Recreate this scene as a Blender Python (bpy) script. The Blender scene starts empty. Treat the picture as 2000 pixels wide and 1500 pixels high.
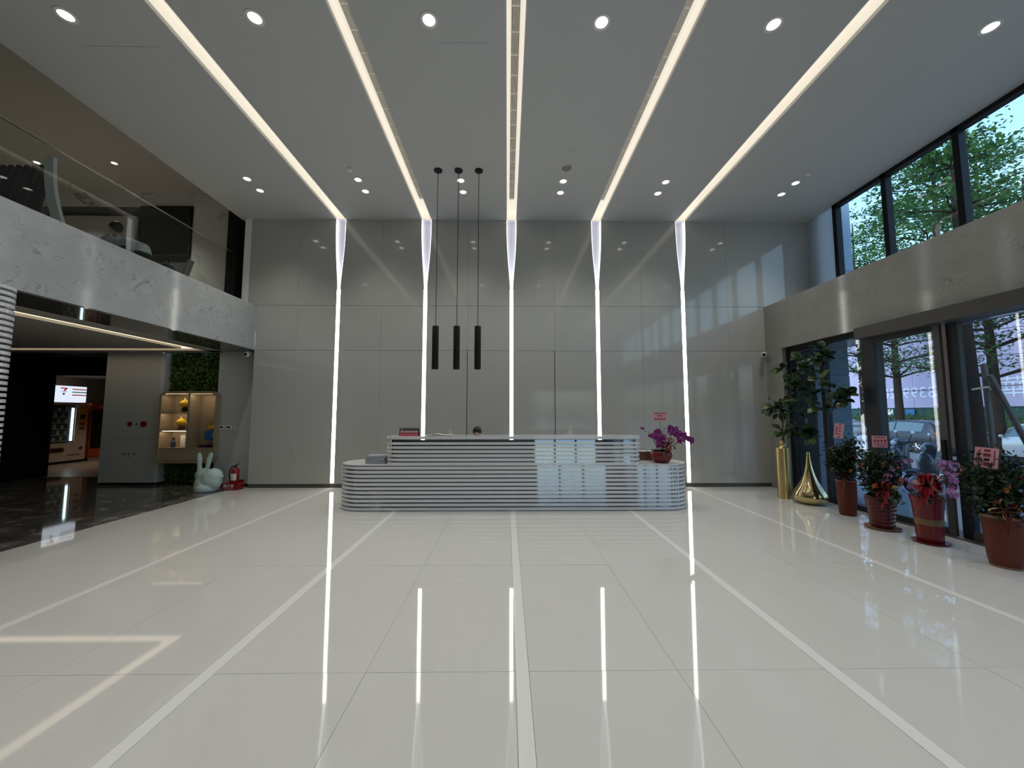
import bpy, bmesh, math, random
from mathutils import Vector, Matrix, Euler, noise
R = math.radians
sc = bpy.context.scene
COL = sc.collection

# ------------------------------------------------------------------ camera
FPX, PITCH, YAW, EYE = 747.0, R(4.42), R(0.72), Vector((0, 0, 1.6))
cam_d = bpy.data.cameras.new('camera')
cam_d.sensor_width = 36.0
cam_d.lens = FPX / 2000 * 36
cam_d.clip_start = 0.05
cam_d.clip_end = 500
cam = bpy.data.objects.new('camera', cam_d)
COL.objects.link(cam)
cam.location = EYE
cam.rotation_euler = (math.pi / 2 + PITCH, 0, -YAW)
sc.camera = cam

# ------------------------------------------------------------------ world, exposure
world = bpy.data.worlds.new('world')
sc.world = world
world.use_nodes = True
wn = world.node_tree
wn.nodes.clear()
w_out = wn.nodes.new('ShaderNodeOutputWorld')
w_bg = wn.nodes.new('ShaderNodeBackground')
w_sky = wn.nodes.new('ShaderNodeTexSky')
w_sky.sky_type = 'NISHITA'
w_sky.sun_disc = False
w_sky.sun_elevation = R(42)
w_sky.sun_rotation = R(250)
w_sky.air_density = 1.3
w_sky.dust_density = 3.0
w_sky.ozone_density = 1.2
wn.links.new(w_sky.outputs[0], w_bg.inputs[0])
w_bg.inputs[1].default_value = 0.55
wn.links.new(w_bg.outputs[0], w_out.inputs[0])
sc.view_settings.view_transform = 'Standard'
sc.view_settings.look = 'None'
sc.view_settings.gamma = 1
sc.view_settings.use_curve_mapping = False
sc.view_settings.exposure = 0.0
sc.cycles.use_denoising = True
sc.cycles.use_adaptive_sampling = False
sc.cycles.transparent_max_bounces = 24
sc.cycles.max_bounces = 8
sc.cycles.diffuse_bounces = 4
sc.cycles.sample_clamp_indirect = 6
SPOT_W = 95.0      # power of one ceiling downlight

# ------------------------------------------------------------------ helpers
_f = Vector((math.sin(YAW) * math.cos(PITCH), math.cos(YAW) * math.cos(PITCH), math.sin(PITCH)))
_r = Vector((math.cos(YAW), -math.sin(YAW), 0))
_u = _r.cross(_f)


def px(x, y, X=None, Y=None, Z=None):
    """world point seen at photo pixel (x, y) on the plane X=, Y= or Z="""
    d = _f * FPX + _r * (x - 1000) - _u * (y - 750)
    if X is not None:
        t = (X - EYE.x) / d.x
    elif Y is not None:
        t = (Y - EYE.y) / d.y
    else:
        t = (Z - EYE.z) / d.z
    return EYE + d * t


class MB:
    def __init__(s):
        s.v, s.f = [], []

    def add(s, vs, fs):
        o = len(s.v)
        s.v += [tuple(p) for p in vs]
        s.f += [tuple(i + o for i in q) for q in fs]
        return s

    def box(s, x0, x1, y0, y1, z0, z1):
        vs = [(x, y, z) for z in (z0, z1) for y in (y0, y1) for x in (x0, x1)]
        return s.add(vs, [(0, 2, 3, 1), (4, 5, 7, 6), (0, 1, 5, 4), (2, 6, 7, 3), (0, 4, 6, 2), (1, 3, 7, 5)])

    def quad(s, a, b, c, d):
        return s.add([a, b, c, d], [(0, 1, 2, 3)])

    def prism(s, poly, axis, a, b):
        n = len(poly)
        if axis == 'x':
            g = lambda p, t: (t, p[0], p[1])
        elif axis == 'y':
            g = lambda p, t: (p[0], t, p[1])
        else:
            g = lambda p, t: (p[0], p[1], t)
        vs = [g(p, a) for p in poly] + [g(p, b) for p in poly]
        fs = [tuple(range(n))[::-1], tuple(range(n, 2 * n))]
        fs += [(i, (i + 1) % n, n + (i + 1) % n, n + i) for i in range(n)]
        return s.add(vs, fs)

    def cyl(s, p0, p1, r0, r1=None, n=16):
        return s.tube([p0, p1], [r0, r0 if r1 is None else r1], n)

    def tube(s, pts, rad, n=8, caps=True):
        pts = [Vector(p) for p in pts]
        if not isinstance(rad, (list, tuple)):
            rad = [rad] * len(pts)
        vs, fs = [], []
        up = None
        for i, p in enumerate(pts):
            t = (pts[min(i + 1, len(pts) - 1)] - pts[max(i - 1, 0)])
            if t.length < 1e-9:
                t = Vector((0, 0, 1))
            t.normalize()
            if up is None:
                up = Vector((1, 0, 0)) if abs(t.x) < 0.8 else Vector((0, 1, 0))
            a = (up - t * up.dot(t))
            if a.length < 1e-6:
                a = Vector((0, 1, 0)) - t * t.y
            a.normalize()
            up = a
            b = t.cross(a)
            for k in range(n):
                w = 2 * math.pi * k / n
                vs.append(p + (a * math.cos(w) + b * math.sin(w)) * rad[i])
        for i in range(len(pts) - 1):
            for k in range(n):
                k2 = (k + 1) % n
                fs.append((i * n + k, i * n + k2, (i + 1) * n + k2, (i + 1) * n + k))
        if caps:
            fs.append(tuple(range(n))[::-1])
            m = (len(pts) - 1) * n
            fs.append(tuple(range(m, m + n)))
        return s.add(vs, fs)

    def lathe(s, prof, n=32, c=(0, 0, 0), caps=True):
        vs, fs = [], []
        for r, z in prof:
            for k in range(n):
                w = 2 * math.pi * k / n
                vs.append((c[0] + r * math.cos(w), c[1] + r * math.sin(w), c[2] + z))
        for i in range(len(prof) - 1):
            for k in range(n):
                k2 = (k + 1) % n
                fs.append((i * n + k, i * n + k2, (i + 1) * n + k2, (i + 1) * n + k))
        if caps:
            fs.append(tuple(range(n))[::-1])
            m = (len(prof) - 1) * n
            fs.append(tuple(range(m, m + n)))
        return s.add(vs, fs)

    def ell(s, c, r, nu=16, nv=10, rot=None):
        if not isinstance(r, (tuple, list)):
            r = (r, r, r)
        vs, fs = [], []
        M = Euler(rot).to_matrix() if rot else None
        for i in range(1, nv):
            th = math.pi * i / nv
            for k in range(nu):
                w = 2 * math.pi * k / nu
                p = Vector((r[0] * math.sin(th) * math.cos(w), r[1] * math.sin(th) * math.sin(w), r[2] * math.cos(th)))
                if M:
                    p = M @ p
                vs.append(p + Vector(c))
        for e in (1, -1):
            p = Vector((0, 0, r[2] * e))
            if M:
                p = M @ p
            vs.append(p + Vector(c))
        for i in range(nv - 2):
            for k in range(nu):
                k2 = (k + 1) % nu
                fs.append((i * nu + k, (i + 1) * nu + k, (i + 1) * nu + k2, i * nu + k2))
        t, b = len(vs) - 2, len(vs) - 1
        for k in range(nu):
            k2 = (k + 1) % nu
            fs.append((t, k, k2))
            fs.append((b, (nv - 2) * nu + k2, (nv - 2) * nu + k))
        return s.add(vs, fs)

    def xf(s, M):
        s.v = [tuple(M @ Vector(p)) for p in s.v]
        return s

    def mesh(s, name, m, smooth=False, recalc=True):
        me = bpy.data.meshes.new(name)
        me.from_pydata(s.v, [], s.f)
        if recalc:
            bm = bmesh.new()
            bm.from_mesh(me)
            bmesh.ops.recalc_face_normals(bm, faces=bm.faces)
            bm.to_mesh(me)
            bm.free()
        if m:
            me.materials.append(m)
        if smooth:
            me.shade_smooth()
            me.set_sharp_from_angle(angle=R(smooth if smooth is not True else 40))
        return me

    def build(s, name, m, parent=None, smooth=False, bevel=0, kind=None, recalc=True, loc=None):
        o = bpy.data.objects.new(name, s.mesh(name, m, smooth, recalc))
        COL.objects.link(o)
        if loc is not None:
            o.location = loc
        if parent is not None:
            o.parent = parent
        if bevel:
            b = o.modifiers.new('bevel', 'BEVEL')
            b.width = bevel
            b.segments = 2
            b.limit_method = 'ANGLE'
        if kind:
            o['kind'] = kind
        return o


def thing(name, label, cat, loc=(0, 0, 0), rz=0, group=None):
    o = bpy.data.objects.new(name, None)
    o.empty_display_size = 0.1
    COL.objects.link(o)
    o.location = loc
    o.rotation_euler = (0, 0, rz)
    o['label'] = label
    o['category'] = cat
    if group:
        o['group'] = group
    return o


def tag(o, label, cat, group=None):
    o['label'] = label
    o['category'] = cat
    if group:
        o['group'] = group
    return o


def struct(o, label=None):
    o['kind'] = 'structure'
    if label:
        o['label'] = label
    return o


def inst(name, me, parent, M):
    o = bpy.data.objects.new(name, me)
    COL.objects.link(o)
    o.parent = parent
    o.matrix_local = M
    return o


def remesh(o, voxel, smooth=8):
    m = o.modifiers.new('remesh', 'REMESH')
    m.mode = 'VOXEL'
    m.voxel_size = voxel
    m.use_smooth_shade = True
    if smooth:
        k = o.modifiers.new('smooth', 'SMOOTH')
        k.factor = 0.5
        k.iterations = smooth
    return o


def text(body, size, m, parent, name, M, extrude=0.002, mirror=False, bold=0.0):
    """lettering as a thin mesh; the text runs along local +X, faces local +Z before M"""
    cu = bpy.data.curves.new('lettering', 'FONT')
    cu.body = body
    cu.size = size
    cu.extrude = extrude
    cu.offset = bold
    cu.align_x = 'CENTER'
    cu.align_y = 'CENTER'
    cu.resolution_u = 3
    t = bpy.data.objects.new('lettering', cu)
    COL.objects.link(t)
    dg = bpy.context.evaluated_depsgraph_get()
    me = bpy.data.meshes.new_from_object(t.evaluated_get(dg))
    bpy.data.objects.remove(t)
    if mirror:
        me.transform(Matrix.Scale(-1, 4, (1, 0, 0)))
        me.flip_normals()
    me.transform(M)
    me.materials.clear()
    me.materials.append(m)
    o = bpy.data.objects.new(name, me)
    COL.objects.link(o)
    o.parent = parent
    return o


def face_y(x, y, z, rz=0):      # matrix: text facing -Y
    return Matrix.Translation((x, y, z)) @ Matrix.Rotation(rz, 4, 'Z') @ Matrix.Rotation(math.pi / 2, 4, 'X')


def rrect(x0, x1, y0, y1, r, n=8):
    pts = []
    for cx, cy, a0 in ((x1 - r, y1 - r, 0), (x0 + r, y1 - r, 90), (x0 + r, y0 + r, 180), (x1 - r, y0 + r, 270)):
        for k in range(n + 1):
            w = R(a0 + 90 * k / n)
            pts.append((cx + r * math.cos(w), cy + r * math.sin(w)))
    return pts


# ------------------------------------------------------------------ materials
def setin(b, k, v):
    if k in b.inputs:
        b.inputs[k].default_value = v


def mat(name, col, rough=0.5, metal=0.0, spec=0.5, emit=None, estr=0.0, coat=0.0, var=0.0, vscale=8.0, bump=0.0, stretch=None, trans=0.0):
    m = bpy.data.materials.new(name)
    m.use_nodes = True
    nt = m.node_tree
    b = nt.nodes['Principled BSDF']
    c4 = (*col, 1)
    setin(b, 'Base Color', c4)
    setin(b, 'Roughness', rough)
    setin(b, 'Metallic', metal)
    setin(b, 'Specular IOR Level', spec)
    setin(b, 'Coat Weight', coat)
    setin(b, 'Coat Roughness', 0.03)
    if emit:
        setin(b, 'Emission Color', (*emit, 1))
        setin(b, 'Emission Strength', estr)
    if var or bump:
        g = nt.nodes.new('ShaderNodeTexCoord')
        mp = nt.nodes.new('ShaderNodeMapping')
        if stretch:
            mp.inputs['Scale'].default_value = stretch
        n = nt.nodes.new('ShaderNodeTexNoise')
        n.inputs['Scale'].default_value = vscale
        n.inputs['Detail'].default_value = 4
        nt.links.new(g.outputs['Object'], mp.inputs[0])
        nt.links.new(mp.outputs[0], n.inputs['Vector'])
        if var:
            mx = nt.nodes.new('ShaderNodeMix')
            mx.data_type = 'RGBA'
            mx.inputs[6].default_value = tuple(max(0, c * (1 - var)) for c in col) + (1,)
            mx.inputs[7].default_value = tuple(min(1, c * (1 + var)) for c in col) + (1,)
            nt.links.new(n.outputs[0], mx.inputs[0])
            nt.links.new(mx.outputs[2], b.inputs['Base Color'])
        if bump:
            bp = nt.nodes.new('ShaderNodeBump')
            bp.inputs['Strength'].default_value = bump
            bp.inputs['Distance'].default_value = 0.01
            nt.links.new(n.outputs[0], bp.inputs['Height'])
            nt.links.new(bp.outputs[0], b.inputs['Normal'])
    return m


def marble(name, base, vein, rough, scale=1.3, amount=0.035, cloud=0.12, soft=2.5, spec=0.5):
    m = bpy.data.materials.new(name)
    m.use_nodes = True
    nt = m.node_tree
    L = nt.links.new
    b = nt.nodes['Principled BSDF']
    setin(b, 'Roughness', rough)
    setin(b, 'Specular IOR Level', spec)
    g = nt.nodes.new('ShaderNodeNewGeometry')
    n1 = nt.nodes.new('ShaderNodeTexNoise')
    n1.inputs['Scale'].default_value = scale
    n1.inputs['Detail'].default_value = 8
    n1.inputs['Roughness'].default_value = 0.62
    n1.inputs['Distortion'].default_value = 1.1
    L(g.outputs['Position'], n1.inputs['Vector'])
    s = nt.nodes.new('ShaderNodeMath'); s.operation = 'SUBTRACT'; s.inputs[1].default_value = 0.5
    a = nt.nodes.new('ShaderNodeMath'); a.operation = 'ABSOLUTE'
    r = nt.nodes.new('ShaderNodeMapRange')
    r.inputs[1].default_value = 0.0; r.inputs[2].default_value = amount
    r.inputs[3].default_value = 1.0; r.inputs[4].default_value = 0.0
    L(n1.outputs[0], s.inputs[0]); L(s.outputs[0], a.inputs[0]); L(a.outputs[0], r.inputs[0])
    n2 = nt.nodes.new('ShaderNodeTexNoise')
    n2.inputs['Scale'].default_value = scale * soft
    n2.inputs['Detail'].default_value = 5
    L(g.outputs['Position'], n2.inputs['Vector'])
    k = nt.nodes.new('ShaderNodeMapRange')
    k.inputs[1].default_value = 0.45; k.inputs[2].default_value = 0.7
    L(n2.outputs[0], k.inputs[0])
    mu = nt.nodes.new('ShaderNodeMath'); mu.operation = 'MULTIPLY'
    L(r.outputs[0], mu.inputs[0]); L(k.outputs[0], mu.inputs[1])
    mb = nt.nodes.new('ShaderNodeMix'); mb.data_type = 'RGBA'
    mb.inputs[6].default_value = tuple(c * (1 - cloud) for c in base) + (1,)
    mb.inputs[7].default_value = tuple(min(1, c * (1 + cloud)) for c in base) + (1,)
    L(n2.outputs[0], mb.inputs[0])
    mv = nt.nodes.new('ShaderNodeMix'); mv.data_type = 'RGBA'
    L(mu.outputs[0], mv.inputs[0]); L(mb.outputs[2], mv.inputs[6])
    mv.inputs[7].default_value = (*vein, 1)
    L(mv.outputs[2], b.inputs['Base Color'])
    return m


def glass(name, tint=(0.9, 0.95, 0.97), ior=1.6):
    m = bpy.data.materials.new(name)
    m.use_nodes = True
    nt = m.node_tree
    L = nt.links.new
    nt.nodes.remove(nt.nodes['Principled BSDF'])
    out = nt.nodes['Material Output']
    t = nt.nodes.new('ShaderNodeBsdfTransparent'); t.inputs[0].default_value = (*tint, 1)
    gl = nt.nodes.new('ShaderNodeBsdfGlossy'); gl.inputs['Roughness'].default_value = 0.0
    fr = nt.nodes.new('ShaderNodeFresnel'); fr.inputs[0].default_value = ior
    ge = nt.nodes.new('ShaderNodeNewGeometry')
    sb = nt.nodes.new('ShaderNodeMath'); sb.operation = 'SUBTRACT'; sb.inputs[0].default_value = 1.0
    mu = nt.nodes.new('ShaderNodeMath'); mu.operation = 'MULTIPLY'
    mx = nt.nodes.new('ShaderNodeMixShader')
    L(ge.outputs['Backfacing'], sb.inputs[1])
    L(fr.outputs[0], mu.inputs[0]); L(sb.outputs[0], mu.inputs[1])
    L(mu.outputs[0], mx.inputs[0]); L(t.outputs[0], mx.inputs[1]); L(gl.outputs[0], mx.inputs[2])
    L(mx.outputs[0], out.inputs[0])
    return m


def leafy(name, a, b, rough=0.5, trans=0.0):
    """leaf colour varied per leaf (random per island)"""
    m = bpy.data.materials.new(name)
    m.use_nodes = True
    nt = m.node_tree
    p = nt.nodes['Principled BSDF']
    setin(p, 'Roughness', rough)
    setin(p, 'Specular IOR Level', 0.35)
    g = nt.nodes.new('ShaderNodeNewGeometry')
    mx = nt.nodes.new('ShaderNodeMix'); mx.data_type = 'RGBA'
    mx.inputs[6].default_value = (*a, 1); mx.inputs[7].default_value = (*b, 1)
    nt.links.new(g.outputs['Random Per Island'], mx.inputs[0])
    nt.links.new(mx.outputs[2], p.inputs['Base Color'])
    if trans:
        tr = nt.nodes.new('ShaderNodeBsdfTranslucent')
        ms = nt.nodes.new('ShaderNodeMixShader'); ms.inputs[0].default_value = trans
        nt.links.new(mx.outputs[2], tr.inputs[0])
        nt.links.new(p.outputs[0], ms.inputs[1]); nt.links.new(tr.outputs[0], ms.inputs[2])
        nt.links.new(ms.outputs[0], nt.nodes['Material Output'].inputs[0])
    return m


M = {}
M['tile'] = mat('cream polished tile', (0.64, 0.635, 0.60), 0.035, spec=0.55, var=0.03, vscale=3)
M['inlay'] = mat('white floor inlay', (0.80, 0.795, 0.76), 0.05, spec=0.5)
M['grout'] = mat('grout', (0.30, 0.29, 0.27), 0.7)
M['darkfloor'] = marble('dark marble floor', (0.095, 0.091, 0.085), (0.42, 0.40, 0.36), 0.05, scale=1.9, amount=0.05, cloud=0.8, soft=1.7)
M['corrfloor'] = mat('corridor floor', (0.42, 0.35, 0.28), 0.3, var=0.08)
M['panel'] = mat('grey glossy wall panel', (0.45, 0.447, 0.42), 0.07, spec=0.6, var=0.02, vscale=1.2)
M['backing'] = mat('dark wall backing', (0.03, 0.03, 0.028), 0.8)
M['plinth'] = mat('dark plinth metal', (0.10, 0.095, 0.085), 0.4)
M['marble'] = marble('light grey marble', (0.44, 0.45, 0.45), (0.14, 0.15, 0.155), 0.10, scale=2.1, amount=0.016, cloud=0.22, soft=1.9)
M['marble_shade'] = marble('shaded grey marble', (0.34, 0.335, 0.315), (0.17, 0.165, 0.155), 0.10, scale=2.1, amount=0.014, cloud=0.18, soft=1.9)  # same marble as the left fascia, darkened and browned for its unlit side
M['marblew'] = marble('mezzanine marble', (0.60, 0.60, 0.57), (0.16, 0.16, 0.15), 0.2, scale=0.8, amount=0.03, cloud=0.1, soft=1.6)
M['soffit'] = marble('polished soffit stone', (0.07, 0.068, 0.064), (0.15, 0.14, 0.13), 0.05, scale=1.2, cloud=0.3)
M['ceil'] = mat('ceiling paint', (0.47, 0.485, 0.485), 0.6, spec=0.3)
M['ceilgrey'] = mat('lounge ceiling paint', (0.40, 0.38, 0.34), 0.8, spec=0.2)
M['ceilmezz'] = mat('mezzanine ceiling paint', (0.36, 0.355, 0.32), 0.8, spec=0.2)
M['whitepaint'] = mat('white paint', (0.82, 0.82, 0.80), 0.55)
M['cabglass'] = glass('cabinet glass', (0.97, 0.97, 0.97), 1.45)
M['upperpanel'] = leafy('frosted window film', (0.70, 0.78, 0.84), (0.70, 0.78, 0.84), 0.08, 0.55)
M['black'] = mat('matte black', (0.006, 0.006, 0.006), 0.6, spec=0.3)
M['blackwall'] = mat('black wall cladding', (0.004, 0.004, 0.004), 0.55, spec=0.2, bump=0.15, vscale=5, stretch=(4, 4, 0.4))
M['metal_dark'] = mat('dark blue black frame', (0.018, 0.021, 0.027), 0.45, spec=0.3)
M['metal_hdr'] = mat('brown grey aluminium', (0.075, 0.070, 0.064), 0.5, metal=0.2)
M['frame_black'] = mat('black window frame', (0.010, 0.010, 0.012), 0.5, spec=0.2)
M['led'] = mat('led diffuser', (0.9, 0.9, 0.88), 0.5, emit=(1.0, 0.965, 0.87), estr=9.0)
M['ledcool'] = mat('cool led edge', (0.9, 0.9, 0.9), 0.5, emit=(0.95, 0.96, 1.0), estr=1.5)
M['niche'] = mat('niche white', (0.60, 0.60, 0.67), 0.6)
M['cove'] = mat('glowing cove wall', (0.50, 0.48, 0.44), 0.6, emit=(1.0, 0.92, 0.76), estr=0.62)  # plain cove walls; emission stands in for hidden led light falling on them
M['covetop'] = mat('glowing cove top', (0.50, 0.48, 0.46), 0.6, emit=(1.0, 0.92, 0.80), estr=0.56)  # top board glows too, in place of light cast by the hidden leds
M['covelip'] = mat('cove lip paint', (0.72, 0.70, 0.66), 0.5)
M['lens'] = mat('downlight lens', (0.9, 0.9, 0.9), 0.4, emit=(1.0, 0.97, 0.9), estr=5.0)
M['trimwhite'] = mat('white trim ring', (0.7, 0.7, 0.68), 0.4)
M['grille'] = mat('grille slat', (0.62, 0.60, 0.57), 0.4)
M['plenum'] = mat('grille plenum', (0.06, 0.06, 0.06), 0.9)
M['slat'] = mat('gloss white slat', (0.70, 0.705, 0.72), 0.09, spec=0.7, coat=0.3)
M['mirror'] = mat('polished steel core', (0.38, 0.40, 0.43), 0.03, metal=1.0)
M['desktop'] = mat('desk top white stone', (0.68, 0.67, 0.65), 0.2)
M['gold'] = mat('brushed brass', (0.56, 0.43, 0.20), 0.28, metal=1.0, bump=0.06, vscale=60, stretch=(1, 1, 0.03))
M['goldpol'] = mat('polished brass', (0.60, 0.48, 0.25), 0.14, metal=1.0)
M['rail'] = mat('rail steel', (0.6, 0.6, 0.58), 0.25, metal=1.0)
M['glass'] = glass('rail glass', (0.90, 0.93, 0.915), 1.62)
M['winglass'] = glass('window glass', (0.80, 0.91, 0.95), 1.5)
M['doorglass'] = glass('storefront glass', (0.66, 0.77, 0.86), 1.62)
M['rabbit'] = mat('pale mint plastic', (0.50, 0.63, 0.61), 0.38, spec=0.4)
M['red'] = mat('red enamel', (0.22, 0.006, 0.012), 0.3)
M['redpot'] = mat('red glazed pot', (0.15, 0.004, 0.009), 0.3)
M['brownpot'] = mat('red brown glazed pot', (0.125, 0.024, 0.010), 0.5, spec=0.3, var=0.25, vscale=9, stretch=(1, 1, 12))
M['ringpot'] = mat('dark red ringed pot', (0.085, 0.008, 0.009), 0.3)
M['rimclay'] = mat('bare clay rim', (0.22, 0.12, 0.065), 0.6)
M['soil'] = mat('soil', (0.02, 0.014, 0.01), 0.9, bump=0.6, vscale=60)
M['leaf_fig'] = leafy('fig leaf', (0.018, 0.045, 0.018), (0.05, 0.10, 0.022), 0.4)
M['leaf_dark'] = leafy('kumquat leaf', (0.007, 0.016, 0.006), (0.020, 0.042, 0.014), 0.42)
M['leaf_tree'] = leafy('street tree leaf', (0.022, 0.085, 0.030), (0.09, 0.20, 0.045), 0.5, 0.35)
M['leaf_wall'] = leafy('living wall leaf', (0.02, 0.06, 0.015), (0.13, 0.24, 0.05), 0.5)
M['leaf_hedge'] = leafy('hedge leaf', (0.03, 0.10, 0.03), (0.12, 0.22, 0.06), 0.6, 0.3)
M['leaf_orchid'] = mat('orchid leaf', (0.02, 0.06, 0.02), 0.35)
M['stem'] = mat('plant stem', (0.10, 0.09, 0.05), 0.6)
M['stemgreen'] = mat('green stem', (0.05, 0.09, 0.03), 0.5)
M['bark'] = mat('tree bark', (0.026, 0.020, 0.017), 0.95, spec=0.15, var=0.35, vscale=14, bump=0.6, stretch=(1, 1, 0.3))
M['stake'] = mat('wood stake', (0.12, 0.10, 0.08), 0.8, var=0.2)
M['orange'] = mat('orange blossom', (0.36, 0.075, 0.015), 0.5)
M['yellow'] = mat('yellow ribbon', (0.34, 0.25, 0.05), 0.4)
M['redribbon'] = mat('red satin ribbon', (0.28, 0.008, 0.014), 0.35)
M['darkribbon'] = mat('dark red ribbon', (0.09, 0.010, 0.010), 0.35)
M['pinkpaper'] = mat('pink ribbon paper', (0.75, 0.40, 0.42), 0.5)
M['cream_r'] = mat('cream ribbon edge', (0.62, 0.44, 0.26), 0.4)
M['card'] = mat('pink greeting card', (0.70, 0.33, 0.38), 0.6)
M['cardink'] = mat('dark red ink', (0.22, 0.015, 0.04), 0.6)
M['lilac'] = leafy('lilac petal', (0.42, 0.18, 0.46), (0.60, 0.33, 0.62), 0.5)
M['magenta'] = leafy('magenta petal', (0.14, 0.012, 0.12), (0.34, 0.045, 0.26), 0.5)
M['petal_edge'] = mat('orchid lip', (0.30, 0.02, 0.16), 0.5)
M['paper'] = mat('white paper', (0.62, 0.62, 0.58), 0.7)
M['greycloth'] = mat('grey folded cloth', (0.32, 0.35, 0.37), 0.9, var=0.15)
M['brownbox'] = mat('brown leather box', (0.12, 0.055, 0.03), 0.5, var=0.1)
M['signblack'] = mat('sign dark print', (0.022, 0.018, 0.028), 0.4)
M['signred'] = mat('sign red print', (0.38, 0.01, 0.03), 0.4)
M['signpink'] = mat('sign pale print', (0.45, 0.24, 0.28), 0.5)
M['white'] = mat('plain white plastic', (0.72, 0.72, 0.70), 0.4)
M['wood'] = mat('pale oak veneer', (0.36, 0.28, 0.19), 0.5, var=0.12, vscale=6, stretch=(1, 1, 14))
M['woodframe'] = mat('oak cabinet frame', (0.33, 0.26, 0.17), 0.45, var=0.1, vscale=6, stretch=(1, 1, 10))
M['warmled'] = mat('warm shelf led', (1, 0.9, 0.75), 0.5, emit=(1.0, 0.85, 0.62), estr=26.0)
M['covewarm'] = mat('warm lounge cove', (1, 0.9, 0.75), 0.5, emit=(1.0, 0.84, 0.60), estr=1.3)
M['colplaster'] = mat('grey textured plaster', (0.46, 0.465, 0.45), 0.7, var=0.10, vscale=22, bump=0.1)
M['greywall'] = mat('grey green stone wall', (0.46, 0.47, 0.46), 0.4, var=0.05, vscale=4)
M['skin'] = mat('skin', (0.42, 0.25, 0.18), 0.5)
M['hair'] = mat('black hair', (0.006, 0.005, 0.005), 0.45)
M['shirt'] = mat('pale grey shirt', (0.55, 0.60, 0.60), 0.8)
M['shirtdark'] = mat('dark navy blouse', (0.03, 0.035, 0.05), 0.8)
M['trousers'] = mat('charcoal trousers', (0.03, 0.03, 0.035), 0.8)
M['navy'] = mat('navy cushion', (0.02, 0.022, 0.07), 0.8)
M['brownwall'] = mat('brown corridor wall', (0.22, 0.145, 0.10), 0.6, var=0.06)
M['vendbody'] = mat('beige vending body', (0.55, 0.46, 0.38), 0.4)
M['vendlight'] = mat('vending sign box', (0.8, 0.85, 0.95), 0.4, emit=(0.78, 0.88, 1.0), estr=0.95)
M['vendtube'] = mat('vending tube lamp', (0.9, 1, 1), 0.4, emit=(0.75, 0.95, 1.0), estr=4.0)
M['vendin'] = mat('vending interior', (0.10, 0.115, 0.13), 0.4)
M['vendyellow'] = mat('vending yellow panel', (0.55, 0.30, 0.02), 0.4)
M['vendred'] = mat('orange red cabinet', (0.42, 0.07, 0.02), 0.4)
M['green7'] = mat('sign green', (0.01, 0.16, 0.08), 0.4)
M['plush'] = mat('yellow plush', (0.70, 0.44, 0.03), 0.9)
M['blue'] = mat('blue card box', (0.02, 0.16, 0.42), 0.5)
M['bluedark'] = mat('dark blue plastic', (0.02, 0.03, 0.10), 0.4)
M['asphalt'] = mat('asphalt', (0.20, 0.215, 0.23), 0.6, var=0.15, vscale=3)
M['paving'] = mat('paving', (0.32, 0.33, 0.34), 0.5, var=0.1, vscale=2)
M['banner'] = mat('backlit banner cloth', (0.46, 0.43, 0.63), 0.8, var=0.06, vscale=0.6)  # white translucent cloth; the lavender of its backlight is put into the colour
M['bannertext'] = mat('banner pale print', (0.74, 0.82, 1.0), 0.8)
M['hoard'] = mat('dark green hoarding', (0.015, 0.07, 0.07), 0.6)
M['carblue'] = mat('dark blue grey car paint', (0.022, 0.032, 0.05), 0.3, metal=0.2, coat=0.4)
M['carsilver'] = mat('silver car paint', (0.45, 0.47, 0.50), 0.25, metal=0.4, coat=0.8)
M['carglass'] = mat('car window', (0.10, 0.16, 0.18), 0.05, spec=0.9)
M['tyre'] = mat('tyre rubber', (0.012, 0.012, 0.013), 0.8)
M['rim'] = mat('alloy rim', (0.5, 0.52, 0.55), 0.25, metal=0.9)
M['tail'] = mat('tail light', (0.35, 0.02, 0.03), 0.2)
M['headl'] = mat('head light', (0.7, 0.72, 0.75), 0.1)
M['scooter_w'] = mat('white scooter paint', (0.65, 0.68, 0.72), 0.2, coat=0.6)
M['scooter_d'] = mat('slate scooter paint', (0.06, 0.075, 0.10), 0.2, coat=0.8)
M['pier'] = mat('blue grey stone pier', (0.15, 0.215, 0.27), 0.6, var=0.2, vscale=12, bump=0.2)
M['bluepanel'] = mat('blue grey cladding', (0.23, 0.31, 0.43), 0.5)
M['extcanopy'] = mat('exterior soffit', (0.10, 0.11, 0.14), 0.6)
M['wallfront'] = mat('entrance wall stone', (0.22, 0.22, 0.21), 0.4)

WB = 8.46          # back wall plane
ZC = 6.02          # lobby ceiling
XL, XR = -5.6, 5.82
YN = -6.0          # entrance wall behind the camera
S = [-3.79, -1.845, 0.095, 2.04, 3.985]      # light line positions
MID = [-4.69, -2.82, -0.89, 1.06, 3.03, 5.0]
ORD = ['leftmost', 'second from left', 'middle', 'second from right', 'rightmost']

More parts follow.
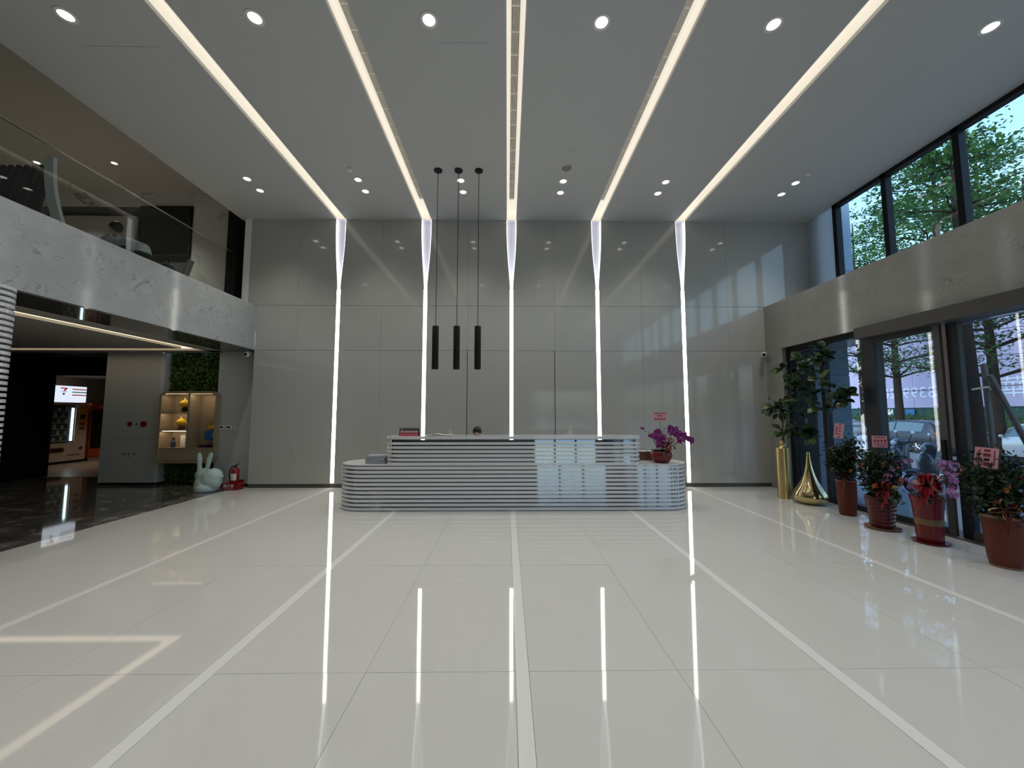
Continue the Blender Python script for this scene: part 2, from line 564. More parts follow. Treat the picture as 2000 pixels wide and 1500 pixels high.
# ------------------------------------------------------------------ floor
rnd = random.Random(4)
fl = struct(MB().box(-5.87, 5.95, YN, 8.60, -0.10, -0.010).build('floor', M['grout']))
HW = 0.042
xs = [-5.87, -4.83] + [S[0] - HW]
cols = [(-5.87, -4.83), (-4.83, S[0] - HW)]
for a, b in zip(S[:-1], S[1:]):
    mid = (a + b) / 2
    cols += [(a + HW, mid), (mid, b - HW)]
cols += [(S[-1] + HW, 4.9), (4.9, 5.80)]
rows = [YN] + [0.83 + 1.68 * k for k in range(-4, 5)] + [8.47]
J = 0.0011
for x0, x1 in cols:
    for y0, y1 in zip(rows[:-1], rows[1:]):
        cx, cy = (x0 + x1) / 2, (y0 + y1) / 2
        t = MB().box(x0 - cx + J, x1 - cx - J, y0 - cy + J, y1 - cy - J, -0.012, 0.0).build('tile', M['tile'], fl)
        t.location = (cx, cy, 0)
        t.rotation_euler = (rnd.uniform(-1, 1) * R(0.03), rnd.uniform(-1, 1) * R(0.035), 0)
for x in S:
    MB().box(x - HW + J, x + HW - J, YN, 8.47, -0.012, 0.0006).build('inlay_strip', M['inlay'], fl)
struct(MB().box(-12.6, -5.871, YN, 10.0, -0.10, 0.0).build('floor_lounge', M['darkfloor']))
struct(MB().box(-16.2, -7.0, 10.0, 15.2, -0.10, 0.0).build('floor_corridor', M['corrfloor']))
struct(MB().box(5.95, 6.3, YN, 9.2, -0.10, -0.01).build('floor_threshold', M['plinth']))

# ------------------------------------------------------------------ back wall
wb = struct(MB().box(-5.598, 7.10, 8.62, 8.80, 0, 6.5).box(-5.95, -5.598, 8.62, 8.80, 4.02, 6.5).build('wall_back', M['backing']))
Z1, Z2 = 3.0, 4.015
NB = 4.386         # lower end of the tapered niches
NICHE = [(0.0, 0.113), (0.15, 0.113), (0.3, 0.107), (0.45, 0.096), (0.6, 0.079), (0.75, 0.060), (0.88, 0.044), (1.0, 0.034)]
LEDH = 0.040
G = 0.003


def niche_edge(x, side):
    """points (x,z) of the panel edge beside a light line, from the ceiling down to the lower seam"""
    pts = [(x + side * w, ZC - t * (ZC - NB)) for t, w in NICHE]
    pts += [(x + side * LEDH, NB), (x + side * LEDH, Z2 + G)]
    return pts


bounds = [-5.95] + S + [7.0]
for i in range(6):
    a, b, m = bounds[i], bounds[i + 1], MID[i]
    # top row, two panels per bay, with the curved edge beside the niche
    left = niche_edge(a, 1) if i > 0 else [(a, ZC), (a, Z2 + G)]
    right = niche_edge(b, -1) if i < 5 else [(b, ZC), (b, Z2 + G)]
    MB().prism(left + [(m - 0.0015, Z2 + G), (m - 0.0015, ZC)], 'y', WB, WB + 0.05).build('panel', M['panel'], wb)
    MB().prism(right + [(m + 0.0015, Z2 + G), (m + 0.0015, ZC)], 'y', WB, WB + 0.05).build('panel', M['panel'], wb)
    la = a + LEDH if i > 0 else XL
    lb = b - LEDH if i < 5 else XR
    for z0, z1 in ((Z1 + G, Z2 - G), (0.085, Z1 - G)):
        g = 0.007 if (z0 < 1 and i in (2, 3)) else 0.0015
        MB().box(la, m - g, WB, WB + 0.05, z0, z1).build('panel', M['panel'], wb)
        MB().box(m + g, lb, WB, WB + 0.05, z0, z1).build('panel', M['panel'], wb)
struct(MB().box(XL, XR, WB + 0.018, WB + 0.06, 0, 0.083).build('baseboard_back', M['plinth']))

for i, x in enumerate(S):
    t = thing('wall_light', '%s of five vertical light lines on the panelled back wall' % ORD[i], 'wall light', (x, WB, 0), group='vertical wall light lines')
    poly = [(w, ZC - q * (ZC - NB)) for q, w in NICHE]
    MB().prism(poly + [(-a, b) for a, b in poly[::-1]], 'y', 0.10, 0.11).build('niche_back', M['niche'], t)
    MB().box(-0.113, 0.113, 0.0, 0.11, ZC, ZC + 0.006).build('niche_top', M['niche'], t)
    for s in (-1, 1):
        inner = [(s * max(w - 0.013, 0.020), z) for w, z in poly]
        outer = [(s * w, z) for w, z in poly]
        MB().prism(outer + inner[::-1], 'y', 0.006, 0.10).build('edge_light', M['ledcool'], t)
    MB().box(-LEDH + 0.001, LEDH - 0.001, 0.004, 0.03, 0.10, NB - 0.004).build('led_bar', M['led'], t)

# ------------------------------------------------------------------ ceiling
ce = struct(MB().box(-5.94, 7.0, YN, 8.62, 6.36, 6.46).build('ceiling', M['ceil']))
CH = 0.116
edges = [-5.94] + S + [7.0]
for i in range(6):
    x0 = edges[i] + (CH if i else 0)
    x1 = edges[i + 1] - (CH if i < 5 else 0)
    MB().box(x0, x1, YN, WB + 0.15, ZC, ZC + 0.34).build('ceiling_panel', M['ceil'], ce)
struct(MB().box(-6.06, -5.941, YN, 8.8, ZC, 7.0).build('ceiling_edge', M['ceil']))
for x0, x1, y0, y1 in ((-0.815, -0.205, 4.25, 4.80), (-5.1, -4.2, 4.35, 4.9)):
    fr = MB()
    MB().box(x0, x1, y0, y1, ZC - 0.004, ZC).build('access_panel', M['ceil'], ce)
CD = 0.22
for i, x in enumerate(S):
    t = thing('cove_light', '%s of five warm light coves running along the ceiling' % ORD[i], 'cove light', (x, 0, ZC), group='ceiling light coves')
    for s in (-1, 1):
        MB().box(min(s * CH, s * (CH - 0.004)), max(s * CH, s * (CH - 0.004)), YN, WB - 0.001, 0.05, CD).build('glowing_side', M['cove'], t)
        MB().box(min(s * CH, s * (CH - 0.010)), max(s * CH, s * (CH - 0.010)), YN, WB - 0.001, 0.0, 0.05).build('lip', M['covelip'], t)
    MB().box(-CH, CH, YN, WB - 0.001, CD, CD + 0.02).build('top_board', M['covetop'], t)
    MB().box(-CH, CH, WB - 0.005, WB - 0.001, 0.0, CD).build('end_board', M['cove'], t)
    gr = MB().box(-0.052, 0.052, YN, 7.95, CD - 0.006, CD - 0.001).build('grille', M['plenum'], t)
    sm = MB().box(-0.0045, 0.0045, YN, 7.95, -0.012, 0.0).mesh('slat', M['grille'])
    for k in range(7):
        inst('slat', sm, gr, Matrix.Translation((-0.048 + 0.016 * k, 0, CD - 0.008)))
    cm = MB().box(-0.052, 0.052, -0.008, 0.008, -0.014, 0.0).mesh('cross_bar', M['grille'])
    k = 7.9
    while k > 2.0:
        inst('cross_bar', cm, gr, Matrix.Translation((0, k, CD - 0.008)))
        k -= 0.30

# downlights
BAY = ['leftmost bay', 'second bay from left', 'third bay from left', 'third bay from right', 'second bay from right', 'rightmost bay']
DX = [-4.915, -2.83, -0.885, 1.065, 3.03, 5.54]
ring_me = MB().lathe([(0.060, 0.0), (0.085, 0.0), (0.085, -0.006), (0.078, -0.008), (0.060, -0.006)], 24, caps=False).mesh('trim_ring', M['trimwhite'], True)
lens_me = MB().lathe([(0.0605, 0.0), (0.0605, -0.002), (0.03, -0.005)], 24).mesh('lens', M['lens'], True)


def downlight(x, y, z, label, power, scale=1.0, group='recessed ceiling downlights', col=(1, 0.965, 0.90)):
    t = thing('ceiling_light', label, 'downlight', (x, y, z), group=group)
    t.scale = (scale,) * 3
    inst('trim_ring', ring_me, t, Matrix())
    inst('lens', lens_me, t, Matrix())
    if power:
        ld = bpy.data.lights.new('beam', 'SPOT')
        ld.energy = power
        ld.spot_size = R(105)
        ld.spot_blend = 0.9
        ld.shadow_soft_size = 0.06
        ld.color = col
        lo = bpy.data.objects.new('beam', ld)
        COL.objects.link(lo)
        lo.parent = t
        lo.location = (0, 0, -0.03)
    return t


for i, x in enumerate(DX):
    downlight(x, 3.99, ZC, 'large round downlight in the near row, %s' % BAY[i], SPOT_W, 1.15)
    downlight(x, 6.965, ZC, 'round downlight, nearer one of the pair in the %s' % BAY[i], SPOT_W * 0.7)
    downlight(x, 7.345, ZC, 'round downlight, farther one of the pair in the %s' % BAY[i], SPOT_W * 0.5)
    if i in (0, 1, 3, 4, 5):  # unseen rows of lamps, added to light the floor
        downlight(x, 0.6, ZC, 'added unseen round downlight in the row above the camera, %s' % BAY[i], SPOT_W * 1.5)
        downlight(x, -2.8, ZC, 'added unseen round downlight near the entrance wall, %s' % BAY[i], SPOT_W)

# ceiling fittings
for x, y, lab in ((-2.85, 6.647, 'round white smoke detector in front of a downlight pair, left of the pendants'), (5.556, 6.66, 'round white smoke detector on the ceiling near the upper windows')):
    t = thing('smoke_detector', lab, 'smoke detector', (x, y, ZC), group='smoke detectors')
    MB().lathe([(0.055, 0), (0.055, -0.012), (0.048, -0.02)], 24).build('base', M['trimwhite'], t, True)
    MB().lathe([(0.036, -0.02), (0.040, -0.028), (0.034, -0.045), (0.015, -0.05)], 24).build('sensor_head', M['covelip'], t, True)
t = thing('ceiling_speaker', 'round grey ceiling speaker, larger of the two discs', 'speaker', (1.07, 6.569, ZC))
MB().lathe([(0.105, 0), (0.105, -0.006), (0.095, -0.008)], 28).build('rim', M['covelip'], t, True)
MB().lathe([(0.095, -0.008), (0.06, -0.012), (0.01, -0.013)], 28).build('mesh_cover', mat('speaker mesh', (0.22, 0.22, 0.22), 0.7), t, True)
t = thing('ceiling_vent', 'small dark round ceiling vent beside the speaker disc', 'vent', (1.056, 6.187, ZC))
MB().lathe([(0.062, 0), (0.09, 0), (0.09, -0.006), (0.062, -0.01)], 28).build('rim', M['ceil'], t, True)
MB().lathe([(0.062, -0.002), (0.03, -0.004), (0.01, -0.004)], 28).build('core', mat('vent dark', (0.06, 0.06, 0.065), 0.7), t, True)

# pendants
for x, lab in ((-1.262, 'left'), (-0.890, 'middle'), (-0.520, 'right')):
    t = thing('pendant_lamp', '%s of three black tube pendant lamps hanging on long cords' % lab, 'pendant lamp', (x, 6.66, ZC), group='black tube pendants')
    MB().lathe([(0.074, 0), (0.074, -0.02), (0.066, -0.026)], 28).build('canopy', M['black'], t, True)
    MB().cyl((0, 0, -0.02), (0, 0, -2.88), 0.0055, n=8).build('cord', M['black'], t)
    tb = MB().lathe([(0.012, -2.878), (0.052, -2.884), (0.058, -2.894), (0.058, -3.640), (0.055, -3.646), (0.048, -3.646), (0.046, -3.60)], 32).build('tube_shade', M['black'], t, True)
    MB().lathe([(0.046, -3.62), (0.03, -3.622)], 20).build('lens', M['plenum'], tb)

# ------------------------------------------------------------------ left side: marble fascia, mezzanine
wl = struct(MB().box(-5.72, XL, YN, WB - 0.002, 3.01, 4.0).build('wall_left', M['marble']))
struct(MB().box(-6.33, XL, YN, 8.72, 2.99, 3.01).build('ceiling_soffit', M['soffit']))
struct(MB().box(-12.6, -5.721, YN, 8.85, 3.5, 3.94).build('floor_mezzanine', M['corrfloor']))
# lounge ceiling under the mezzanine, with a lit slot on two sides
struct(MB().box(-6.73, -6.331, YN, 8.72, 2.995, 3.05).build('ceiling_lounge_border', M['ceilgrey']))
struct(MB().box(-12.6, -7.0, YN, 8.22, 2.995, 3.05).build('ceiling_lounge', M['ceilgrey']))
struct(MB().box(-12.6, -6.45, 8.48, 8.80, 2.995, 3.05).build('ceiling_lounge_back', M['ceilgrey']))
t = thing('cove_light', 'warm angled light slot in the low ceiling under the balcony', 'cove light', (0, 0, 0))
MB().box(-7.0, -6.73, YN, 8.22, 3.04, 3.06).build('long_diffuser', M['covewarm'], t)
MB().box(-12.0, -6.50, 8.22, 8.48, 3.04, 3.06).build('cross_diffuser', M['covewarm'], t)
struct(MB().box(-12.6, -5.7, YN, 8.9, 3.065, 3.10).build('ceiling_lounge_top', M['blackwall']))

# stone return wall left of the panelled wall, recess with green wall, column
struct(MB().box(-6.53, -5.599, 8.70, 9.30, 0.0, 2.99).build('wall_left_return', M['greywall']))
struct(MB().box(-6.52, -5.62, 8.688, 8.70, 0, 0.05).build('baseboard_left', M['black']))
struct(MB().box(-8.1, -6.50, 9.06, 9.2, 0.0, 3.2).build('wall_green_backing', M['backing']))
colm = struct(MB().prism([(-9.15, 8.80), (-7.92, 8.80), (-7.86, 8.84), (-7.86, 9.2), (-7.95, 9.6), (-9.15, 9.6)], 'z', 0.06, 2.995).build('wall_column', M['colplaster']))
MB().prism([(-9.13, 8.82), (-7.93, 8.82), (-7.88, 8.86), (-7.88, 9.2), (-9.13, 9.2)], 'z', 0.0, 0.06).build('plinth', M['black'], colm)
for x, r, nm in ((-8.527, 0.053, 'red_bell_cover'), (-8.218, 0.068, 'red_bell_cover')):
    MB().cyl((x, 8.80, 1.366), (x, 8.782, 1.366), r, r * 0.92, 28).build(nm, M['red'], colm, 30)
MB().box(-8.40, -8.355, 8.79, 8.80, 1.357, 1.377).build('indicator', M['black'], colm)
text('消', 0.062, M['redpot'], colm, 'lettering', face_y(-8.615, 8.798, 0.685))
text('防', 0.062, M['redpot'], colm, 'lettering', face_y(-8.498, 8.798, 0.685))
text('栓', 0.062, M['redpot'], colm, 'lettering', face_y(-8.381, 8.798, 0.685))
MB().box(-8.56, -8.44, 8.797, 8.80, 0.625, 0.633).build('underline', M['redpot'], colm)
MB().box(-9.0, -7.98, 8.7985, 8.80, 1.02, 1.024).build('door_joint', M['backing'], colm)
MB().box(-9.0, -7.98, 8.7985, 8.80, 1.548, 1.552).build('door_joint', M['backing'], colm)

# black wall and the corridor behind
struct(MB().box(-12.6, -11.78, YN, 10.1, 0.0, 3.04).build('wall_black', M['blackwall']))
struct(MB().box(-11.78, -9.1, 10.0, 10.2, 2.585, 3.06).build('wall_lintel', M['blackwall']))
struct(MB().box(-12.6, -9.0, 8.80, 10.2, 2.995, 3.05).build('ceiling_passage', M['blackwall']))
struct(MB().box(-9.15, -7.0, 9.6, 15.2, 0, 3.1).build('wall_corridor_right', M['brownwall']))
struct(MB().box(-16.3, -15.1, 10.2, 15.2, 0, 3.1).build('wall_corridor_left', M['brownwall']))
struct(MB().box(-16.3, -7.0, 15.2, 15.3, 0, 3.1).build('wall_corridor_end', M['brownwall']))
struct(MB().box(-16.3, -12.6, 10.0, 10.2, 0, 3.1).build('wall_corridor_near', M['brownwall']))
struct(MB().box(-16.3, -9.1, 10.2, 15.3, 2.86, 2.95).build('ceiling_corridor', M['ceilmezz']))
downlight(-12.6, 12.4, 2.86, 'small downlight in the corridor by the vending machine', 42, 0.9, 'corridor downlights', (1, 0.8, 0.6))
downlight(-12.6, 14.0, 2.86, 'small downlight deeper in the corridor', 36, 0.9, 'corridor downlights', (1, 0.8, 0.6))

# mezzanine rear wall
ZM = 6.84
struct(MB().box(-7.46, -5.95, 8.85, 9.0, 3.9, 7.0).build('wall_mezzanine_marble', M['marblew']))
struct(MB().box(-12.6, -7.46, 8.85, 9.0, 6.52, 7.0).build('wall_mezzanine_upper', M['marblew']))
struct(MB().box(-12.6, -7.46, 8.90, 9.0, 3.9, 6.52).build('wall_mezzanine_back', mat('mezzanine dark wall', (0.055, 0.055, 0.05), 0.6)))
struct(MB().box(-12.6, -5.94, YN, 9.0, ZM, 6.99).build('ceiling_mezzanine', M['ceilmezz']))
struct(MB().box(-12.8, -12.6, YN, 9.0, 3.0, 7.0).build('wall_mezzanine_left', M['greywall']))
struct(MB().box(-5.95, -5.80, WB - 0.001, 8.85, 3.9, ZC).build('wall_mezzanine_jamb', M['whitepaint']))
t = thing('television', 'large black screen on the marble wall of the balcony', 'screen', (-8.08, 8.85, 5.9))
MB().box(-0.60, 0.60, -0.05, -0.002, -0.60, 0.60).build('bezel', M['black'], t, bevel=0.006)
MB().box(-0.575, 0.575, -0.053, -0.049, -0.575, 0.575).build('screen', mat('screen glass', (0.004, 0.004, 0.005), 0.08), t)
t = thing('whiteboard', 'pale wall board with dark top rail behind the seated person upstairs', 'board', (-9.81, 8.88, 5.3))
MB().box(-0.98, 0.98, -0.03, 0.0, -0.6, 0.97).build('board', mat('pale board', (0.42, 0.42, 0.39), 0.6), t)
MB().box(-1.05, 1.02, -0.05, 0.0, 0.97, 1.03).build('top_rail', M['black'], t)
t = MB().box(-6.30, -6.09, 8.40, 8.68, 3.94, ZM - 0.02).build('baluster_post', M['black'], bevel=0.004)
tag(t, 'tall black post at the far end of the glass balustrade', 'post')
for x, y, lab in ((-9.85, 7.75, 'small downlight over the balcony, left of two'), (-8.25, 7.75, 'small downlight over the balcony, right of two')):
    downlight(x, y, ZM, lab, 240, 0.8, 'balcony downlights')
for x, y, lab in ((-6.95, 6.66, 'small sprinkler head on balcony ceiling, nearer one'), (-7.0, 7.75, 'small sprinkler head on balcony ceiling, farther one')):
    t = thing('sprinkler', lab, 'sprinkler', (x, y, ZM), group='sprinklers')
    MB().lathe([(0.04, 0), (0.04, -0.01), (0.015, -0.015)], 16).build('escutcheon', M['white'], t, True)
    MB().lathe([(0.012, -0.015), (0.012, -0.05), (0.03, -0.055), (0.03, -0.06)], 12).build('nozzle', M['white'], t, True)

# glass balustrade
t = thing('glass_balustrade', 'frameless glass balustrade with thin steel top rail above the marble fascia', 'railing', (-6.15, 0, 3.94))
gy = [-1.0, 1.06, 2.10, 3.14, 4.18, 5.22, 6.26, 7.32, 8.39]
for a, b in zip(gy[:-1], gy[1:]):
    MB().box(-0.006, 0.006, a + 0.006, b - 0.006, 0.0, 1.255).build('pane', M['glass'], t)
MB().box(-0.011, 0.011, gy[0], gy[-1], 1.250, 1.264).build('top_rail', M['rail'], t)
MB().box(-0.03, 0.03, gy[0], gy[-1], 0.0, 0.06).build('shoe_channel', M['rail'], t)

# ------------------------------------------------------------------ right side: marble band, windows, storefront
wr = struct(MB().box(XR, 7.06, YN, WB + 0.05, 2.985, 4.0).build('wall_right', M['marble_shade']))
struct(MB().box(XR, 6.05, 7.95, WB + 0.05, 0.0, 2.985).build('wall_right_pier', M['marble_shade']))
struct(MB().box(6.95, 6.96, 7.76, WB + 0.05, 4.0, ZC + 0.02).build('wall_right_upper', M['upperpanel']))
XW = 6.97
fr = struct(bpy.data.objects.new('window_1', None))
COL.objects.link(fr)
mul = [7.72, 6.66, 5.52, 4.38, 3.24, 2.10, 0.96, -0.18, -1.32, -2.46, -3.6, -4.74, -5.88]
for k, y in enumerate(mul):
    w = 0.045 if k else 0.045
    MB().box(XW - 0.05, XW + 0.07, y - w, y + w, 4.0, ZC).build('mullion', M['frame_black'], fr)
MB().box(XW - 0.05, XW + 0.07, YN, 7.76, ZC - 0.075, ZC + 0.01).build('head_frame', M['frame_black'], fr)
MB().box(XW - 0.05, XW + 0.07, YN, 7.76, 3.99, 4.05).build('sill_frame', M['frame_black'], fr)
for a, b in zip(mul[:-1], mul[1:]):
    MB().box(XW + 0.006, XW + 0.014, b + 0.04, a - 0.04, 4.04, ZC - 0.07).build('pane', M['winglass'], fr)

# storefront: fixed corner light, then the sliding door set under a header box
fr = struct(bpy.data.objects.new('window_2', None))
COL.objects.link(fr)
MB().box(5.90, 6.02, 7.83, 7.95, 0.0, 2.985).build('end_frame', M['frame_black'], fr)
MB().box(5.90, 6.02, 7.02, 7.10, 0.0, 2.985).build('mullion', M['metal_dark'], fr)
MB().box(5.90, 6.02, 6.14, 7.83, 2.90, 2.985).build('head_frame', M['frame_black'], fr)
MB().box(5.88, 6.02, 6.14, 7.83, 0.0, 0.07).build('sill_frame', M['metal_dark'], fr)
for a, b in ((7.10, 7.83), (6.20, 7.02)):
    MB().box(5.955, 5.963, a, b, 0.07, 2.90).build('pane', M['doorglass'], fr)
dr = struct(bpy.data.objects.new('door_1', None))
COL.objects.link(dr)
MB().box(5.66, 6.02, YN, 6.10, 2.80, 2.985).build('header_box', M['metal_hdr'], dr, bevel=0.004)
MB().box(5.86, 6.02, 5.99, 6.20, 0.0, 2.985).build('jamb', M['metal_dark'], dr)
MB().box(5.80, 5.84, 5.00, 5.08, 0.02, 2.80).build('door_stile', M['metal_hdr'], dr)
MB().box(5.88, 5.95, 4.86, 4.99, 0.0, 2.80).build('jamb', M['metal_dark'], dr)
MB().box(5.80, 5.84, 5.92, 5.99, 0.02, 2.80).build('door_stile', M['metal_dark'], dr)
MB().box(5.80, 5.84, 5.08, 5.92, 0.02, 0.10).build('door_rail', M['metal_dark'], dr)
MB().box(5.80, 5.84, 5.08, 5.92, 2.72, 2.80).build('door_rail', M['metal_dark'], dr)
MB().box(5.816, 5.824, 5.07, 5.93, 0.09, 2.73).build('pane', M['doorglass'], dr)
hd = MB().box(5.77, 5.80, 5.02, 5.06, 0.95, 1.25).build('lock_case', M['black'], dr)
ys = [4.86, 3.60, 2.45, 1.30, 0.15, -1.0, -2.2, -3.4, -4.6, -5.9]
for a, b in zip(ys[:-1], ys[1:]):
    MB().box(5.86, 5.91, b - 0.05, b + 0.05, 0.0, 2.80).build('door_stile', M['metal_dark'], dr)
    MB().box(5.86, 5.91, b + 0.05, a - 0.0, 0.0, 0.12).build('door_rail', M['metal_hdr'], dr)
    MB().box(5.881, 5.889, b + 0.05, a, 0.12, 2.80).build('pane', M['doorglass'], dr)
MB().box(5.76, 6.02, YN, 6.14, -0.009, 0.012).build('threshold', M['plinth'], dr)
# entrance wall behind the camera: stone with a wide glazed doorway
wf = struct(MB().box(-12.6, 1.5, YN - 0.2, YN, 0, 7.0).build('wall_front', M['wallfront']))
struct(MB().box(1.5, 7.06, YN - 0.2, YN, 2.9, 7.0).build('wall_front_upper', M['wallfront']))
struct(MB().box(5.4, 7.06, YN - 0.2, YN, 0, 2.9).build('wall_front_pier', M['wallfront']))
d2 = struct(bpy.data.objects.new('door_2', None))
COL.objects.link(d2)
for x in (1.54, 2.80, 4.08, 5.36):
    MB().box(x - 0.05, x + 0.05, YN - 0.15, YN - 0.05, 0, 2.9).build('door_stile', M['metal_dark'], d2)
for a, b in ((1.59, 2.75), (2.85, 4.03), (4.13, 5.31)):
    MB().box(a, b, YN - 0.104, YN - 0.096, 0, 2.9).build('pane', M['winglass'], d2)

# ------------------------------------------------------------------ reception desk
def slat_stack(t, foot, z0, z1, pitch, thick, inset, n=10, rad=None, core_to=None):
    x0, x1, y0, y1 = foot
    r = rad
    sm = MB().prism(rrect(x0, x1, y0, y1, r, n), 'z', 0, thick).mesh('slat', M['slat'], 30)
    k, z = 0, z0
    while z + thick <= z1 + 1e-6:
        inst('slat', sm, t, Matrix.Translation((0, 0, z)))
        z += pitch
    MB().prism(rrect(x0 + inset, x1 - inset, y0 + inset, y1 - inset, r - inset, n), 'z', 0.0 if z0 < 0.05 else z0, z1 - thick * 0.5).build('core', M['mirror'], t, 30)


DX0, DX1, DY0, DY1 = -2.87, 3.13, 6.44, 7.34
UX0, UX1 = -2.04, 2.27
t = thing('reception_desk', 'long white reception desk of stacked rounded horizontal slats with raised counter', 'desk', (0, 0, 0))
slat_stack(t, (DX0, DX1, DY0, DY1), 0.012, 0.755, 0.0668, 0.041, 0.055, 14, 0.44)
slat_stack(t, (UX0, UX1, DY0, 6.90), 0.748, 1.18, 0.0668, 0.041, 0.055, 8, 0.20)
MB().prism(rrect(DX0 + 0.004, DX1 - 0.004, DY0 + 0.004, DY1, 0.435, 14), 'z', 0.735, 0.752).build('work_top', M['desktop'], t, 30)
MB().prism(rrect(UX0 - 0.006, UX1 + 0.006, DY0 - 0.004, 6.91, 0.20, 8), 'z', 1.175, 1.222).build('counter_top', M['slat'], t, 30)

# slatted column at the left edge under the balcony
t = thing('slat_column', 'white slat clad column under the balcony at the left edge', 'column', (0, 0, 0))
slat_stack(t, (-6.25, -5.25, 3.45, 4.22), 0.012, 2.985, 0.063, 0.036, 0.075, 8, 0.28)

# ------------------------------------------------------------------ things on the desk
CT = 1.222
t = thing('desk_sign', 'small dark and red printed stand sign on the left of the counter', 'sign', (-1.675, 6.60, CT), rz=0)
prof = [(-0.03, 0.0), (0.07, 0.0), (0.033, 0.128), (0.028, 0.128)]
MB().prism([(-0.035, 0.0), (-0.031, 0.0), (0.023, 0.13), (0.019, 0.13)], 'x', -0.165, 0.165).build('front_leaf', M['signblack'], t)
MB().prism([(0.075, 0.0), (0.079, 0.0), (0.025, 0.13), (0.021, 0.13)], 'x', -0.165, 0.165).build('back_leaf', M['signblack'], t)


def on_sign(z):
    return -0.035 + (0.054) * z / 0.13


def sign_strip(x0, x1, z0, z1, m, nm, d=0.001):
    MB().prism([(on_sign(z0) - d, z0), (on_sign(z0) - 0.0002, z0), (on_sign(z1) - 0.0002, z1), (on_sign(z1) - d, z1)], 'x', x0, x1).build(nm, m, t)


sign_strip(-0.165, 0.165, 0.0, 0.045, M['signred'], 'red_band')
sign_strip(-0.15, 0.15, 0.055, 0.082, M['signpink'], 'pale_band')
sign_strip(-0.135, -0.112, 0.100, 0.118, M['signpink'], 'emblem')
sign_strip(-0.09, 0.13, 0.104, 0.113, mat('sign grey print', (0.07, 0.06, 0.08), 0.5), 'title_line')
for k in range(7):
    sign_strip(-0.144 + 0.045 * k, -0.126 + 0.045 * k, 0.016, 0.034, M['signpink'], 'mark', 0.002)
t = thing('paper_stack', 'loose white papers lying on the counter beside the red sign', 'papers', (-1.21, 6.66, CT), rz=0.06)
rnd = random.Random(3)
for k, (dx, rz) in enumerate(((-0.11, 0.12), (0.06, -0.08), (-0.02, 0.3), (0.12, 0.02))):
    o = MB().box(-0.148, 0.148, -0.105, 0.105, 0.0, 0.003).build('sheet', M['paper'], t)
    o.location = (dx, 0, 0.0032 * k)
    o.rotation_euler = (0, 0, rz)
c = MB()
n = 10
for i in range(n + 1):
    x = -0.13 + 0.26 * i / n
    z = 0.013 + 0.022 * math.sin(math.pi * i / n) ** 2
    c.v += [(x, -0.09, z), (x, 0.09, z)]
for i in range(n):
    c.f.append((2 * i, 2 * i + 1, 2 * i + 3, 2 * i + 2))
o = c.build('curled_sheet', M['paper'], t, True)
o.location = (0.0, 0.0, 0.0)
for k in range(3):
    o = MB()
    prof = rrect(-0.165 - 0.006 * k % 0.01, 0.165, 0.0, 0.045, 0.02, 5)
    o.prism(prof, 'y', -0.11, 0.11)
    ob = o.build('folded_cloth', M['greycloth'], None, 40, bevel=0.006, loc=(-2.245 + 0.008 * k, 6.70, 0.753 + 0.0465 * k))
    ob.rotation_euler = (0, 0, (0.05, -0.04, 0.10)[k])
    tag(ob, ['bottom grey folded cloth of the stack on the low desk end', 'middle grey folded cloth of the stack on the low desk end', 'top grey folded cloth of the stack on the low desk end'][k], 'cloth', 'folded cloths')
t = thing('file_box', 'brown box with papers on top beside the orchid pot', 'box', (2.545, 7.10, 0.755))
MB().box(-0.16, 0.12, -0.12, 0.12, 0.0, 0.155).build('box_body', M['brownbox'], t, bevel=0.006)
o = MB().box(-0.13, 0.14, -0.10, 0.10, 0.0, 0.006).build('sheet', M['paper'], t)
o.location = (0, 0, 0.157)
o.rotation_euler = (0, 0, 0.2)
MB().tube([(-0.17, 0.02, 0.175), (-0.05, 0.0, 0.185), (0.06, 0.02, 0.166)], 0.004, 6).build('pen', M['black'], t)


# ------------------------------------------------------------------ plants: shared pieces
def petal(L_, W_, bend=0.15, n=4):
    pts = []
    for i in range(n + 1):
        u = i / n
        w = W_ * math.sin(math.pi * min(1, 0.12 + u * 0.86)) ** 0.8
        pts.append((u * L_, w, bend * L_ * u * u))
    v, f = [], []
    for x, w, z in pts:
        v += [(x, -w, z + 0.15 * w), (x, 0, z), (x, w, z + 0.15 * w)]
    for i in range(n):
        a = i * 3
        f += [(a, a + 1, a + 4, a + 3), (a + 1, a + 2, a + 5, a + 4)]
    return v, f


def orchid_mesh(m):
    """one moth orchid blossom about 9 cm across, facing local -Y"""
    b = MB()
    for ang, L_, W_ in ((0, 0.048, 0.030), (180, 0.048, 0.030), (90, 0.042, 0.017), (215, 0.040, 0.016), (325, 0.040, 0.016)):
        v, f = petal(L_, W_)
        Q = Matrix.Rotation(math.pi / 2, 4, 'X') @ Matrix.Rotation(R(ang), 4, 'Z')
        b.add([Q @ Vector(p) for p in v], f)
    b.ell((0, -0.012, -0.008), (0.010, 0.012, 0.014), 8, 6)
    return b.mesh('flower', m, 60, recalc=False)


ORCH = {'lilac': orchid_mesh(M['lilac']), 'magenta': orchid_mesh(M['magenta'])}


